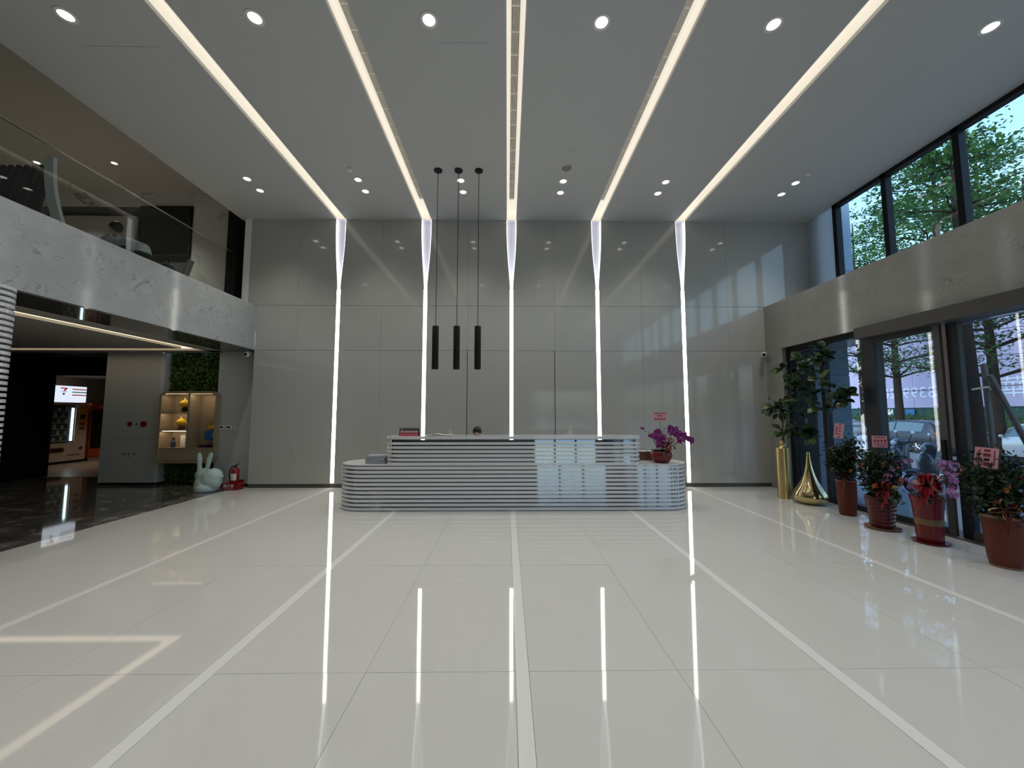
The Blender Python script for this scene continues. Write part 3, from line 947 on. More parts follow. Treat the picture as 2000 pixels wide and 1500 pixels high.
def orchid_spray(t, pts, n, kind, size, rnd, stem_r=0.004, first=0.35):
    """an arching stem with blossoms hanging along its outer part"""
    P = [Vector(p) for p in pts]
    dense = []
    for i in range(len(P) - 1):
        p0, p1, p2, p3 = P[max(i - 1, 0)], P[i], P[i + 1], P[min(i + 2, len(P) - 1)]
        for k in range(8):
            u = k / 8
            dense.append(0.5 * ((2 * p1) + (p2 - p0) * u + (2 * p0 - 5 * p1 + 4 * p2 - p3) * u * u + (3 * p1 - p0 - 3 * p2 + p3) * u ** 3))
    dense.append(P[-1])
    MB().tube(dense, stem_r, 6).build('flower_stem', M['stemgreen'], t, True)
    for k in range(n):
        u = first + (1 - first) * (k + 0.5) / n
        p = dense[min(int(u * (len(dense) - 1)), len(dense) - 1)]
        off = Vector((rnd.uniform(-1, 1), rnd.uniform(-0.9, 0.3), rnd.uniform(-1, 0.35))) * 0.045 * size
        Q = Matrix.Translation(p + off) @ Euler((rnd.uniform(-0.3, 0.35), rnd.uniform(-0.4, 0.4), rnd.uniform(-0.7, 0.9))).to_matrix().to_4x4() @ Matrix.Scale(size * rnd.uniform(0.85, 1.1), 4)
        inst('flower', ORCH[kind], t, Q)


def blade_leaf(L_, W_, droop, m, parent, name, base, az, el, n=7):
    v, f = [], []
    for i in range(n + 1):
        u = i / n
        w = W_ * math.sin(math.pi * (0.08 + 0.90 * u)) ** 0.7
        z = math.sin(el) * L_ * u - droop * L_ * u * u
        x = math.cos(el) * L_ * u
        v += [(x, -w, z + w * 0.3), (x, 0, z), (x, w, z + w * 0.3)]
    for i in range(n):
        a = 3 * i
        f += [(a, a + 1, a + 4, a + 3), (a + 1, a + 2, a + 5, a + 4)]
    o = MB().add(v, f).build(name, m, parent, 70, recalc=False)
    o.location = base
    o.rotation_euler = (0, 0, az)
    return o


def greeting_card(t, centre, w, h, rz, rows, tilt=0.0, stick_to=None):
    """pink card with lines of dark red print, on a thin stick"""
    Q = Matrix.Translation(centre) @ Matrix.Rotation(rz, 4, 'Z') @ Matrix.Rotation(tilt, 4, 'Y')
    o = MB().box(-w / 2, w / 2, -0.002, 0.002, -h / 2, h / 2).build('card', M['card'], t)
    o.matrix_local = Q
    for x0, x1, z0, z1 in rows:
        k = MB().box(x0 * w, x1 * w, -0.003, -0.0021, z0 * h, z1 * h).build('print_mark', M['cardink'], o)
    if stick_to is not None:
        MB().cyl(Q @ Vector((0, 0.004, -h * 0.4)), stick_to, 0.0035, n=6).build('card_stick', M['stemgreen'], t)


def bow(t, c, size, m, edge, rz, loops=6, tails=2, tail_len=0.25, seed=1):
    rn = random.Random(seed)
    for k in range(loops):
        a = 2 * math.pi * k / loops + rn.uniform(-0.2, 0.2)
        b = MB()
        n = 10
        hw = 0.27 * size
        for i in range(n + 1):
            w = 2 * math.pi * i / n - math.pi
            rr = size * 0.5 * (1 + math.cos(w))
            dz = size * 0.20 * math.sin(w)
            x = math.cos(a) * rr - math.sin(a) * dz
            z = math.sin(a) * rr + math.cos(a) * dz
            y = -0.25 * rr
            b.v += [(x, y - hw, z), (x, y + hw, z)]
        for i in range(n):
            b.f.append((2 * i, 2 * i + 1, 2 * i + 3, 2 * i + 2))
        o = b.build('ribbon_loop', m if k % 2 else (edge or m), t, True, recalc=False)
        o.location = c
        o.rotation_euler = (0, 0, rz)
    for k in range(tails):
        b = MB()
        n = 8
        for i in range(n + 1):
            u = i / n
            x = (k - (tails - 1) / 2) * size * (0.15 + 0.3 * u) + 0.02 * math.sin(5 * u + k)
            y = -0.03 - 0.03 * math.sin(3 * u)
            b.v += [(x - size * 0.07, y, -u * tail_len * (1 - 0.25 * k)), (x + size * 0.07, y - 0.012, -u * tail_len * (1 - 0.25 * k))]
        for i in range(n):
            b.f.append((2 * i, 2 * i + 1, 2 * i + 3, 2 * i + 2))
        o = b.build('ribbon_tail', m, t, True, recalc=False)
        o.location = c
        o.rotation_euler = (0, 0, rz)
    o = MB().ell((0, 0, 0), size * 0.16, 10, 8).build('ribbon_knot', edge or m, t, True)
    o.location = c


def leaf_cloud(n, sampler, size, rnd, flat=0.0, aspect=0.5):
    v, f = [], []
    for i in range(n):
        p = sampler()
        s = size * rnd.uniform(0.7, 1.3)
        d = Vector((rnd.gauss(0, 1), rnd.gauss(0, 1), rnd.gauss(0, 1) * (1 - flat))).normalized()
        e = d.cross(Vector((rnd.gauss(0, 1) * (1 - flat), rnd.gauss(0, 1) * (1 - flat), 1 if flat else rnd.gauss(0, 1))))
        if e.length < 1e-4:
            e = Vector((1, 0, 0))
        e.normalize()
        o = len(v)
        v += [p - d * s * 0.5, p + e * s * aspect * 0.5, p + d * s * 0.5, p - e * s * aspect * 0.5]
        f.append((o, o + 1, o + 2, o + 3))
    return MB().add(v, f)


# orchid on the desk
t = thing('potted_orchid', 'magenta orchids in a round red bowl with pink card on the reception desk', 'potted plant', (2.69, 6.72, 0.755))
pot = MB().lathe([(0.10, 0.0), (0.125, 0.01), (0.165, 0.06), (0.182, 0.12), (0.176, 0.165), (0.158, 0.195), (0.148, 0.195), (0.15, 0.175), (0.02, 0.17)], 36).build('pot', M['redpot'], t, 50)
MB().lathe([(0.148, 0.172), (0.148, 0.178), (0.02, 0.186)], 24).build('soil', M['soil'], pot)
rnd = random.Random(7)
for k in range(9):
    blade_leaf(rnd.uniform(0.20, 0.27), 0.042, rnd.uniform(0.25, 0.7), M['leaf_orchid'], t, 'leaf', (rnd.uniform(-0.06, 0.06), rnd.uniform(-0.06, 0.06), 0.18), 2 * math.pi * k / 9 + 0.2, rnd.uniform(0.3, 0.8))
orchid_spray(t, [(0.0, 0, 0.18), (-0.06, -0.01, 0.36), (-0.10, -0.02, 0.50), (-0.06, -0.04, 0.54), (-0.02, -0.08, 0.42), (-0.05, -0.10, 0.28)], 26, 'magenta', 0.95, rnd, first=0.40)
orchid_spray(t, [(-0.02, 0, 0.18), (-0.13, -0.03, 0.38), (-0.16, -0.05, 0.47), (-0.13, -0.09, 0.44), (-0.12, -0.12, 0.30)], 12, 'magenta', 0.9, rnd, first=0.42)
orchid_spray(t, [(0.02, 0, 0.18), (0.02, 0.01, 0.42), (0.10, 0.0, 0.60), (0.26, -0.02, 0.56), (0.40, -0.03, 0.46), (0.50, -0.05, 0.36)], 34, 'magenta', 0.95, rnd, first=0.46)
orchid_spray(t, [(0.02, 0, 0.18), (0.05, -0.03, 0.40), (0.14, -0.05, 0.52), (0.26, -0.06, 0.46), (0.34, -0.07, 0.34)], 14, 'magenta', 0.9, rnd, first=0.45)
orchid_spray(t, [(-0.03, 0, 0.18), (-0.12, 0.0, 0.36), (-0.20, 0.0, 0.50), (-0.28, 0, 0.54), (-0.345, 0, 0.585)], 2, 'magenta', 0.7, rnd, first=0.96)
bow(t, (0.08, -0.11, 0.32), 0.13, M['redribbon'], M['redpot'], 0, 9, 2, 0.14, 2)
greeting_card(t, Vector((0.0, 0.02, 0.79)), 0.245, 0.155, 0.0, [(-0.42, 0.45, 0.34, 0.42)] + [(-0.18 + 0.14 * k, -0.10 + 0.14 * k, 0.0, 0.2) for k in range(3)] + [(-0.36 + 0.16 * k, -0.27 + 0.16 * k, -0.38, -0.16) for k in range(5)], stick_to=(0.01, 0.0, 0.18))

# ------------------------------------------------------------------ brass vases on the right
t = thing('brass_vase', 'tall brushed brass cylinder vase holding leafy fig branches', 'vase', (5.29, 7.36, 0))
MB().lathe([(0.112, 0), (0.116, 0.004), (0.116, 0.945), (0.110, 0.953), (0.06, 0.962), (0.042, 0.985), (0.038, 1.02), (0.048, 1.055), (0.066, 1.085), (0.062, 1.086), (0.036, 1.03), (0.036, 0.98)], 40).build('vase_body', M['gold'], t, 35)
VB = Vector((5.29, 7.36, 0))
br = thing('fig_branches', 'dark green fig branches with broad leaves in the tall brass vase', 'plant', (5.29, 7.36, 1.0))
BO = Vector((5.29, 7.36, 1.0))


def bp(x, y, dy=0.0):
    yy = min(7.36 + dy, 5.62 / ((x + 6 - 990.6) / FPX))
    return px(x, y, Y=yy) - BO


base = Vector((0, 0, 0.0))
LIMBS = [
    ([(1533, 850), (1528, 826), (1520, 800), (1516, 790), (1506, 800)], 0.0, 0.009),
    ([(1533, 850), (1530, 815), (1522, 798), (1533, 782), (1545, 768), (1553, 750)], -0.05, 0.010),
    ([(1533, 850), (1538, 815), (1543, 790), (1545, 770), (1560, 757), (1577, 740), (1583, 715), (1596, 704), (1610, 696)], 0.0, 0.012),
    ([(1545, 772), (1552, 748), (1545, 735), (1532, 728), (1524, 722)], 0.05, 0.007),
    ([(1540, 816), (1560, 816), (1577, 812), (1590, 804), (1605, 796), (1625, 790), (1650, 782)], -0.12, 0.009),
    ([(1582, 745), (1583, 722), (1572, 708), (1560, 702)], 0.0, 0.008),
    ([(1605, 796), (1620, 782), (1640, 776), (1652, 770)], -0.15, 0.006),
    ([(1583, 715), (1600, 700), (1612, 690), (1606, 684)], 0.0, 0.006),
    ([(1533, 850), (1545, 840), (1560, 838), (1572, 845)], -0.15, 0.006),
    ([(1540, 816), (1556, 832), (1570, 850), (1582, 856)], -0.10, 0.006),
    ([(1577, 740), (1594, 733), (1606, 742), (1612, 752)], -0.05, 0.006),
    ([(1545, 790), (1562, 780), (1578, 775), (1590, 772)], -0.08, 0.006),
]
rnd = random.Random(21)
v, f = [], []
nL = 8
for i in range(nL + 1):
    u = i / nL
    w = 0.062 * (math.sin(math.pi * (0.05 + 0.93 * u)) ** 0.7) * (0.55 + 0.55 * u)
    v += [(u * 0.165, -w, 0.016 * math.sin(3 * u) + w * 0.22), (u * 0.165, 0, 0.022 * math.sin(3 * u) - 0.02 * u * u), (u * 0.165, w, 0.016 * math.sin(3 * u + 1) + w * 0.22)]
for i in range(nL):
    a = 3 * i
    f += [(a, a + 1, a + 4, a + 3), (a + 1, a + 2, a + 5, a + 4)]
fig_a = MB().add(v, f).mesh('leaf', mat('deep green fig leaf', (0.022, 0.05, 0.024), 0.38, var=0.3, vscale=9), 70, recalc=False)
fig_b = MB().add(v, f).mesh('leaf', mat('fresh green fig leaf', (0.075, 0.14, 0.035), 0.4, var=0.25, vscale=9), 70, recalc=False)
for li, (pp, dy, r) in enumerate(LIMBS):
    pts = [bp(x, y, dy * k / max(1, len(pp) - 1) + 0.02 * math.sin(k * 1.7 + li)) for k, (x, y) in enumerate(pp)]
    if pp[0] == (1533, 850):
        pts = [Vector((0, 0, -0.05))] + pts[1:]
    MB().tube(pts, [r * (1 - 0.6 * k / (len(pts) - 1)) for k in range(len(pts))], 7).build('branch', M['stem'], br, True)
    L_ = len(pts)
    for k in range(1, L_):
        tip = (k == L_ - 1)
        if k < 2 and li not in (0, 3, 5, 7, 8):
            continue
        for j in range(9 if tip else 5):
            d = Vector((rnd.gauss(0, 1), rnd.gauss(0, 0.8), rnd.gauss(0.1, 0.8)))
            if tip:
                d += (pts[-1] - pts[-2]).normalized() * 0.9
            d.normalize()
            if (pts[k] + BO + d * 0.2).x > 5.86:
                d.x = -abs(d.x)
            z = Vector((rnd.gauss(0, 0.5), rnd.gauss(-0.5, 0.5), 1.0))
            y_ = z.cross(d).normalized()
            z = d.cross(y_)
            Q = Matrix((d, y_, z)).transposed().to_4x4()
            p = pts[k].lerp(pts[k - 1], rnd.uniform(0, 0.45))
            inst('leaf', fig_b if rnd.random() < 0.26 else fig_a, br, Matrix.Translation(p + d * 0.015) @ Q @ Matrix.Scale(rnd.uniform(0.8, 1.3), 4))

t = thing('brass_drop', 'polished brass teardrop sculpture on the floor beside the tall vase', 'sculpture', (5.42, 6.90, 0))
prof = [(0.10, 0.0), (0.16, 0.006), (0.215, 0.035), (0.252, 0.085), (0.262, 0.135), (0.250, 0.190), (0.215, 0.255), (0.170, 0.325), (0.128, 0.400), (0.096, 0.48), (0.070, 0.57), (0.050, 0.66), (0.036, 0.76), (0.026, 0.85), (0.020, 0.905), (0.012, 0.915)]
MB().lathe(prof, 48).build('drop_body', M['goldpol'], t, 60)
MB().lathe([(0.10, 0.0), (0.10, 0.0015), (0.05, 0.0018)], 32).build('foot_ring', M['gold'], t)


# ------------------------------------------------------------------ four gift plants in pots along the glass
def shrub(t, z0, w, h, n, seed, fruit, m_fruit, cz=0.5):
    rnd = random.Random(seed)
    stems = []
    for k in range(9):
        a = 2 * math.pi * k / 9
        top = Vector((math.cos(a) * w * rnd.uniform(0.3, 0.9), math.sin(a) * w * rnd.uniform(0.3, 0.9), z0 + h * rnd.uniform(0.65, 1.0)))
        pts = [Vector((math.cos(a) * 0.03, math.sin(a) * 0.03, z0)), Vector((top.x * 0.5, top.y * 0.5, z0 + h * 0.4)), top]
        MB().tube(pts, [0.007, 0.005, 0.003], 5).build('stem', M['stem'], t)
        stems.append(pts)

    def smp():
        q = rnd.choice(stems)
        u = rnd.uniform(0.15, 1.05)
        p = q[0].lerp(q[1], u * 2) if u < 0.5 else q[1].lerp(q[2], u * 2 - 1)
        s = w * 0.30
        return p + Vector((rnd.gauss(0, s), rnd.gauss(0, s), rnd.gauss(0, s * 0.8) + 0.02))

    o = leaf_cloud(n, smp, 0.062, rnd, aspect=0.45).build('foliage', M['leaf_dark'], t, recalc=False)
    o['kind'] = 'stuff'
    fm = MB().ell((0, 0, 0), (0.022, 0.022, 0.03), 10, 7).mesh('fruit', m_fruit, True)
    for k in range(fruit):
        a = rnd.uniform(0, 2 * math.pi)
        rr = w * rnd.uniform(0.6, 1.05)
        inst('fruit', fm, t, Matrix.Translation((math.cos(a) * rr, math.sin(a) * rr, z0 + h * rnd.uniform(0.25, 0.85))) @ Matrix.Rotation(rnd.uniform(0, 1), 4, 'X') @ Matrix.Scale(rnd.uniform(0.7, 1.2), 4))


# 1: tall narrow brown pot next to the brass drop
t = thing('potted_shrub', 'dark shrub in a plain red brown pot nearest the brass teardrop', 'potted plant', (5.40, 6.13, 0), group='gift plants along the glass')
MB().lathe([(0.10, 0), (0.106, 0.01), (0.118, 0.15), (0.130, 0.52), (0.134, 0.535), (0.134, 0.548), (0.120, 0.548), (0.118, 0.50), (0.02, 0.50)], 36).build('pot', M['brownpot'], t, 40)
MB().lathe([(0.1345, 0.533), (0.1365, 0.54), (0.1345, 0.551), (0.122, 0.552), (0.121, 0.545)], 36, caps=False).build('pot_rim', M['rimclay'], t, True)
shrub(t, 0.50, 0.20, 0.66, 2300, 31, 7, M['orange'])
MB().tube([(0.05, 0, 0.9), (0.06, 0.0, 1.1), (0.055, 0, 1.22)], [0.03, 0.022, 0.004], 6).build('flower_spike', M['leaf_orchid'], t, True)
greeting_card(t, Vector((-0.105, -0.05, 1.325)), 0.115, 0.235, R(-40), [(-0.06, 0.20, 0.10 * k - 0.44, 0.10 * k - 0.37) for k in range(0, 9, 2)] + [(-0.30, -0.2, -0.3, 0.3)], R(8), stick_to=(-0.03, 0, 0.5))
bow(t, (-0.16, -0.13, 0.62), 0.09, M['darkribbon'], M['redribbon'], R(-40), 6, 2, 0.40, 5)

# 2: ringed dark red pot
t = thing('potted_shrub', 'shrub and lilac orchids in a dark red ringed pot with saucer', 'potted plant', (5.25, 5.42, 0), group='gift plants along the glass')
prof = [(0.118, 0.0)]
for k in range(7):
    z = 0.03 + k * 0.054
    r = 0.128 + 0.006 * k
    prof += [(r, z), (r + 0.009, z + 0.016), (r + 0.009, z + 0.030), (r, z + 0.046)]
prof += [(0.176, 0.415), (0.176, 0.432), (0.162, 0.432), (0.158, 0.39), (0.02, 0.385)]
MB().lathe(prof, 40).build('pot', M['ringpot'], t, 30, loc=(0, 0, 0.016))
MB().lathe([(0.15, 0), (0.185, 0.008), (0.20, 0.026), (0.194, 0.027), (0.17, 0.016), (0.02, 0.014)], 36).build('saucer', M['rimclay'], t, 40)
shrub(t, 0.40, 0.22, 0.60, 2300, 33, 8, M['orange'])
rnd = random.Random(8)
orchid_spray(t, [(0.03, -0.02, 0.4), (0.02, -0.05, 0.75), (0.06, -0.06, 0.92), (0.14, -0.05, 0.90), (0.22, -0.02, 0.84)], 0, 'lilac', 1.0, rnd)
orchid_spray(t, [(0.05, -0.02, 0.4), (0.02, -0.12, 0.70), (-0.02, -0.14, 0.72), (0.08, -0.12, 0.84), (0.20, -0.10, 0.93), (0.30, -0.10, 1.0)], 12, 'lilac', 1.05, rnd, first=0.42)
orchid_spray(t, [(0.05, -0.02, 0.4), (0.15, -0.06, 0.55), (0.22, -0.10, 0.68), (0.30, -0.10, 0.70), (0.36, -0.10, 0.62), (0.34, -0.12, 0.48)], 8, 'lilac', 0.95, rnd, first=0.5)
o = leaf_cloud(60, lambda: Vector((0.02 + rnd.gauss(0, 0.06), -0.15 + rnd.gauss(0, 0.03), 0.45 + rnd.gauss(0, 0.05))), 0.07, rnd, aspect=0.8).build('trailing_ivy', mat('pale ivy', (0.10, 0.16, 0.11), 0.5), t, recalc=False)
bow(t, (-0.12, -0.18, 0.56), 0.12, M['redribbon'], M['orange'], R(-30), 8, 2, 0.24, 6)
o = MB().ell((0, 0, 0), (0.085, 0.03, 0.028), 14, 8).build('gold_ingot', M['yellow'], t, True)
o.location = (-0.01, -0.20, 0.60)
MB().ell((0.13, -0.17, 0.68), (0.035, 0.02, 0.065), 10, 8).build('orange_flower', M['orange'], t, True)
greeting_card(t, Vector((0.065, 0.02, 1.20)), 0.165, 0.165, R(-28), [(-0.38, 0.38, 0.33, 0.40)] + [(-0.38 + 0.22 * k, -0.24 + 0.22 * k, -0.02, 0.18) for k in range(4)] + [(-0.38 + 0.12 * k, -0.31 + 0.12 * k, -0.22, -0.13) for k in range(7)] + [(-0.2 + 0.12 * k, -0.13 + 0.12 * k, -0.40, -0.31) for k in range(5)], stick_to=(0.02, 0, 0.4))

# 3: bright red pot with gold band
t = thing('potted_orchid', 'lilac orchids in a bright red pot with a gold band and big red bow', 'potted plant', (5.27, 4.83, 0), group='gift plants along the glass')
MB().lathe([(0.115, 0.012), (0.122, 0.02), (0.126, 0.10), (0.131, 0.30), (0.145, 0.46), (0.163, 0.56), (0.163, 0.57), (0.150, 0.57), (0.138, 0.50), (0.02, 0.50)], 40).build('pot', M['redpot'], t, 40)
MB().lathe([(0.1275, 0.225), (0.1325, 0.227), (0.1345, 0.30), (0.1305, 0.302)], 40).build('gold_band', mat('dull gold band', (0.18, 0.115, 0.04), 0.5), t, 30)
MB().lathe([(0.13, 0), (0.165, 0.008), (0.175, 0.022), (0.168, 0.023), (0.15, 0.014), (0.02, 0.012)], 36).build('saucer', M['redpot'], t, 40)
rnd = random.Random(10)
for k in range(8):
    blade_leaf(rnd.uniform(0.20, 0.30), 0.04, rnd.uniform(0.4, 0.9), M['leaf_orchid'], t, 'leaf', (0, 0, 0.52), 2 * math.pi * k / 8 + 0.1, rnd.uniform(0.4, 0.9))
for dx in (0.0, 0.06):
    orchid_spray(t, [(0.03, 0, 0.5), (0.08 + dx, -0.02, 0.85), (0.12 + dx, -0.05, 0.98), (0.15 + dx, -0.10, 0.95), (0.14 + dx, -0.14, 0.80), (0.12 + dx, -0.15, 0.62)], 13, 'lilac', 1.1, rnd, first=0.45)
bow(t, (-0.13, -0.13, 0.72), 0.17, M['redribbon'], M['redpot'], R(-45), 10, 3, 0.30, 9)
rnd = random.Random(14)
for k in range(13):
    a = 2 * math.pi * k / 13
    o = MB().ell((0, 0, 0), (0.075, 0.022, 0.045), 12, 8, (rnd.uniform(-0.5, 0.5), -a, rnd.uniform(-0.4, 0.4))).build('bow_ruffle', M['pinkpaper'] if k in (2, 6, 12) else M['redribbon'], t, True)
    o.location = (-0.13 + 0.085 * math.cos(a) * 0.75, -0.15 - 0.085 * math.cos(a) * 0.55, 0.73 + 0.075 * math.sin(a))

# 4: large brown pot at the right edge
t = thing('potted_shrub', 'bushy shrub in the largest brown pot at the right edge', 'potted plant', (5.235, 4.08, 0), group='gift plants along the glass')
MB().lathe([(0.105, 0), (0.112, 0.008), (0.128, 0.10), (0.148, 0.46), (0.150, 0.52), (0.136, 0.52), (0.132, 0.46), (0.02, 0.455)], 40).build('pot', M['brownpot'], t, 40)
MB().lathe([(0.1505, 0.505), (0.153, 0.512), (0.1515, 0.535), (0.136, 0.536), (0.136, 0.52)], 40, caps=False).build('pot_rim', M['rimclay'], t, True)
MB().lathe([(0.106, 0.0), (0.1165, 0.002), (0.1175, 0.018), (0.113, 0.02)], 40).build('pot_foot', M['rimclay'], t, True)
shrub(t, 0.46, 0.25, 0.64, 3200, 35, 9, M['orange'])
bow(t, (-0.16, -0.15, 0.62), 0.11, M['darkribbon'], M['cream_r'], R(-42), 8, 2, 0.34, 15)
greeting_card(t, Vector((-0.13, -0.02, 1.13)), 0.165, 0.215, R(-40), [(-0.12, 0.16, 0.30, 0.42), (-0.14, 0.18, 0.06, 0.22), (-0.10, 0.14, -0.16, -0.02), (-0.12, 0.16, -0.40, -0.22), (-0.34, -0.28, -0.38, 0.36), (0.30, 0.35, -0.36, 0.38), (-0.40, -0.37, -0.3, 0.3)], R(6), stick_to=(-0.03, 0, 0.46))

# ------------------------------------------------------------------ under the balcony
# living wall: mats of leaves above and below the cabinet
rnd = random.Random(40)
t = thing('living_wall', 'dark leafy green wall above and below the wooden display cabinet', 'plant wall', (-7.2, 9.05, 0))
MB().box(-0.72, 0.69, -0.01, 0.008, 0.02, 2.99).build('felt_backing', M['soil'], t)
for nm, z0, z1, cnt in (('upper_foliage', 2.05, 3.0, 2600), ('lower_foliage', 0.03, 0.62, 1700)):
    def smp():
        x = rnd.uniform(-0.72, 0.66)
        z = rnd.uniform(z0, z1)
        b = noise.noise(Vector((x * 3, z * 3, 2.0))) * 0.05
        return Vector((x, -0.03 - abs(rnd.gauss(0, 0.03)) + b, z))
    o = leaf_cloud(cnt, smp, 0.062, rnd, aspect=0.6).build(nm, M['leaf_wall'], t, recalc=False)
    o['kind'] = 'stuff'

# display cabinet
CX0, CX1, CZ0, CZ1 = -7.735, -6.44, 0.51, 2.095
ccx = (CX0 + CX1) / 2
t = thing('display_cabinet', 'oak wall cabinet with rounded corners, lit shelves and glass front', 'cabinet', (ccx, 8.60, CZ0))
W2, CHH = (CX1 - CX0) / 2, CZ1 - CZ0
outer = rrect(-W2, W2, 0, CHH, 0.14, 8)
inner = rrect(-W2 + 0.055, W2 - 0.055, 0.055, CHH - 0.055, 0.09, 8)
fm = MB()
n = len(outer)
fm.v = [(x, y, z) for y in (0.0, 0.36) for (x, z) in outer] + [(x, y, z) for y in (0.0, 0.36) for (x, z) in inner]
for i in range(n):
    j = (i + 1) % n
    fm.f += [(i, j, n + j, n + i), (2 * n + i, 3 * n + i, 3 * n + j, 2 * n + j), (i, 2 * n + i, 2 * n + j, j), (n + i, n + j, 3 * n + j, 3 * n + i)]
fm.build('carcass', M['woodframe'], t, 35)
MB().prism(rrect(-W2 + 0.01, W2 - 0.01, 0.01, CHH - 0.01, 0.13, 8), 'y', 0.345, 0.36).build('back_panel', M['wood'], t)
XD = -7.085 - ccx
MB().box(XD - 0.022, XD + 0.022, 0.012, 0.345, 0.055, CHH - 0.055).build('divider', M['wood'], t)
ZB = px(340, 876, Y=8.6).z - CZ0
zs1 = px(340, 805, Y=8.6).z - CZ0
zs2 = px(340, 841, Y=8.6).z - CZ0
MB().box(-W2 + 0.05, XD - 0.022, 0.02, 0.345, ZB - 0.015, ZB + 0.015).build('shelf', M['wood'], t)
MB().box(XD + 0.022, W2 - 0.05, 0.02, 0.345, ZB - 0.015, ZB + 0.015).build('shelf', M['wood'], t)
for z in (zs1, zs2):
    MB().box(-W2 + 0.05, XD - 0.022, 0.03, 0.345, z - 0.012, z + 0.012).build('shelf', M['wood'], t)
for x0, x1 in ((-W2 + 0.06, XD - 0.024), (XD + 0.024, W2 - 0.06)):
    d = MB().box(x0, x1, 0.015, 0.035, 0.062, ZB - 0.02).build('drawer_front', M['wood'], t)
for x0, x1, z in ((-W2 + 0.08, XD - 0.03, CHH - 0.062), (-W2 + 0.08, XD - 0.03, zs1 - 0.014), (-W2 + 0.08, XD - 0.03, zs2 - 0.014), (XD + 0.03, W2 - 0.08, CHH - 0.062)):
    MB().box(x0, x1, 0.040, 0.052, z - 0.007, z).build('shelf_light', M['warmled'], t)
    MB().box(x0 - 0.02, x1, 0.022, 0.030, z - 0.022, z).build('light_lip', M['wood'], t)
for x0, x1 in ((-W2 + 0.055, XD - 0.004), (XD + 0.004, W2 - 0.055)):
    MB().box(x0, x1, 0.003, 0.009, ZB + 0.01, CHH - 0.055).build('glass_door', M['cabglass'], t)
CB = Vector((ccx, 8.60, CZ0))


def plush(name, label, loc, s, body_m):
    t = thing(name, label, 'toy', loc, group='yellow plush toys in the cabinet')
    MB().ell((0, 0, 0.17 * s), (0.105 * s, 0.09 * s, 0.085 * s), 16, 10).build('head', M['plush'], t, True)
    MB().tube([(0, 0, 0.24 * s), (-0.012 * s, 0, 0.28 * s), (-0.035 * s, 0, 0.295 * s)], [0.022 * s, 0.014 * s, 0.004 * s], 8).build('tuft', M['plush'], t, True)
    for e in (-1, 1):
        MB().ell((0.10 * e * s, 0, 0.15 * s), (0.035 * s, 0.02 * s, 0.03 * s), 10, 8).build('ear', M['plush'], t, True)
        MB().ell((0.03 * e * s, -0.03 * s, 0.012 * s), (0.024 * s, 0.034 * s, 0.014 * s), 10, 8).build('foot', body_m, t, True)
    MB().lathe([(0.045 * s, 0.01 * s), (0.062 * s, 0.03 * s), (0.058 * s, 0.075 * s), (0.035 * s, 0.10 * s)], 16).build('body', body_m, t, True)


plush('plush_toy', 'yellow plush toy on the top left cabinet shelf', Vector((-7.30, 8.78, CZ0 + zs1 + 0.012)), 1.05, M['black'])
plush('plush_toy', 'yellow plush toy on the second left cabinet shelf', Vector((-7.36, 8.78, CZ0 + zs2 + 0.012)), 0.98, mat('dark grey plush', (0.04, 0.035, 0.03), 0.9))
SB = CZ0 + ZB + 0.015
t = thing('spray_bottle', 'dark blue spray bottle on the lower left cabinet shelf', 'bottle', (-7.50, 8.76, SB))
MB().lathe([(0.04, 0), (0.042, 0.005), (0.042, 0.11), (0.028, 0.14), (0.014, 0.15), (0.014, 0.17)], 20).build('bottle_body', M['bluedark'], t, 40)
MB().tube([(0, 0, 0.165), (0, 0, 0.20), (0.03, 0, 0.215)], [0.014, 0.016, 0.008], 10).build('trigger_head', M['black'], t, True)
MB().tube([(0.012, 0, 0.19), (0.03, 0, 0.17), (0.024, 0, 0.15)], 0.005, 6).build('trigger', M['black'], t, True)
t = thing('certificate', 'white printed card standing behind the spray bottle', 'card', (-7.30, 8.80, SB))
MB().box(-0.075, 0.075, 0, 0.008, 0, 0.26).build('card_sheet', M['paper'], t)
for k in range(5):
    MB().box(0.005, 0.055, -0.001, 0.0, 0.05 + 0.035 * k, 0.056 + 0.035 * k).build('print_line', M['greycloth'], t)
t = thing('black_tray', 'flat black tray lying in the right cabinet bay', 'tray', (-6.78, 8.76, SB))
MB().box(-0.12, 0.12, -0.08, 0.08, 0, 0.02).build('tray_base', M['black'], t, bevel=0.004)
MB().box(-0.10, 0.10, -0.06, 0.06, 0.021, 0.05).build('tray_insert', M['bluedark'], t, bevel=0.004)
t = thing('blue_gift_box', 'blue box with yellow frill topped toy in the right cabinet bay', 'box', (-6.68, 8.78, SB))
MB().box(-0.10, 0.16, 0.09, 0.13, 0, 0.155).build('riser', M['wood'], t)
MB().box(-0.14, 0.17, -0.02, 0.12, 0.156, 0.37).build('box_body', M['blue'], t, bevel=0.01)
MB().ell((0.09, -0.022, 0.27), (0.05, 0.006, 0.075), 16, 8).build('oval_label', M['white'], t, True)
MB().ell((0.015, 0.05, 0.43), (0.12, 0.06, 0.065), 16, 10).build('yellow_top', M['plush'], t, True)
for k in range(5):
    MB().ell((-0.09 + 0.052 * k, 0.03, 0.49 + 0.012 * (k % 2)), (0.018, 0.016, 0.03), 8, 6).build('frill', M['orange'] if k % 2 else M['plush'], t, True)

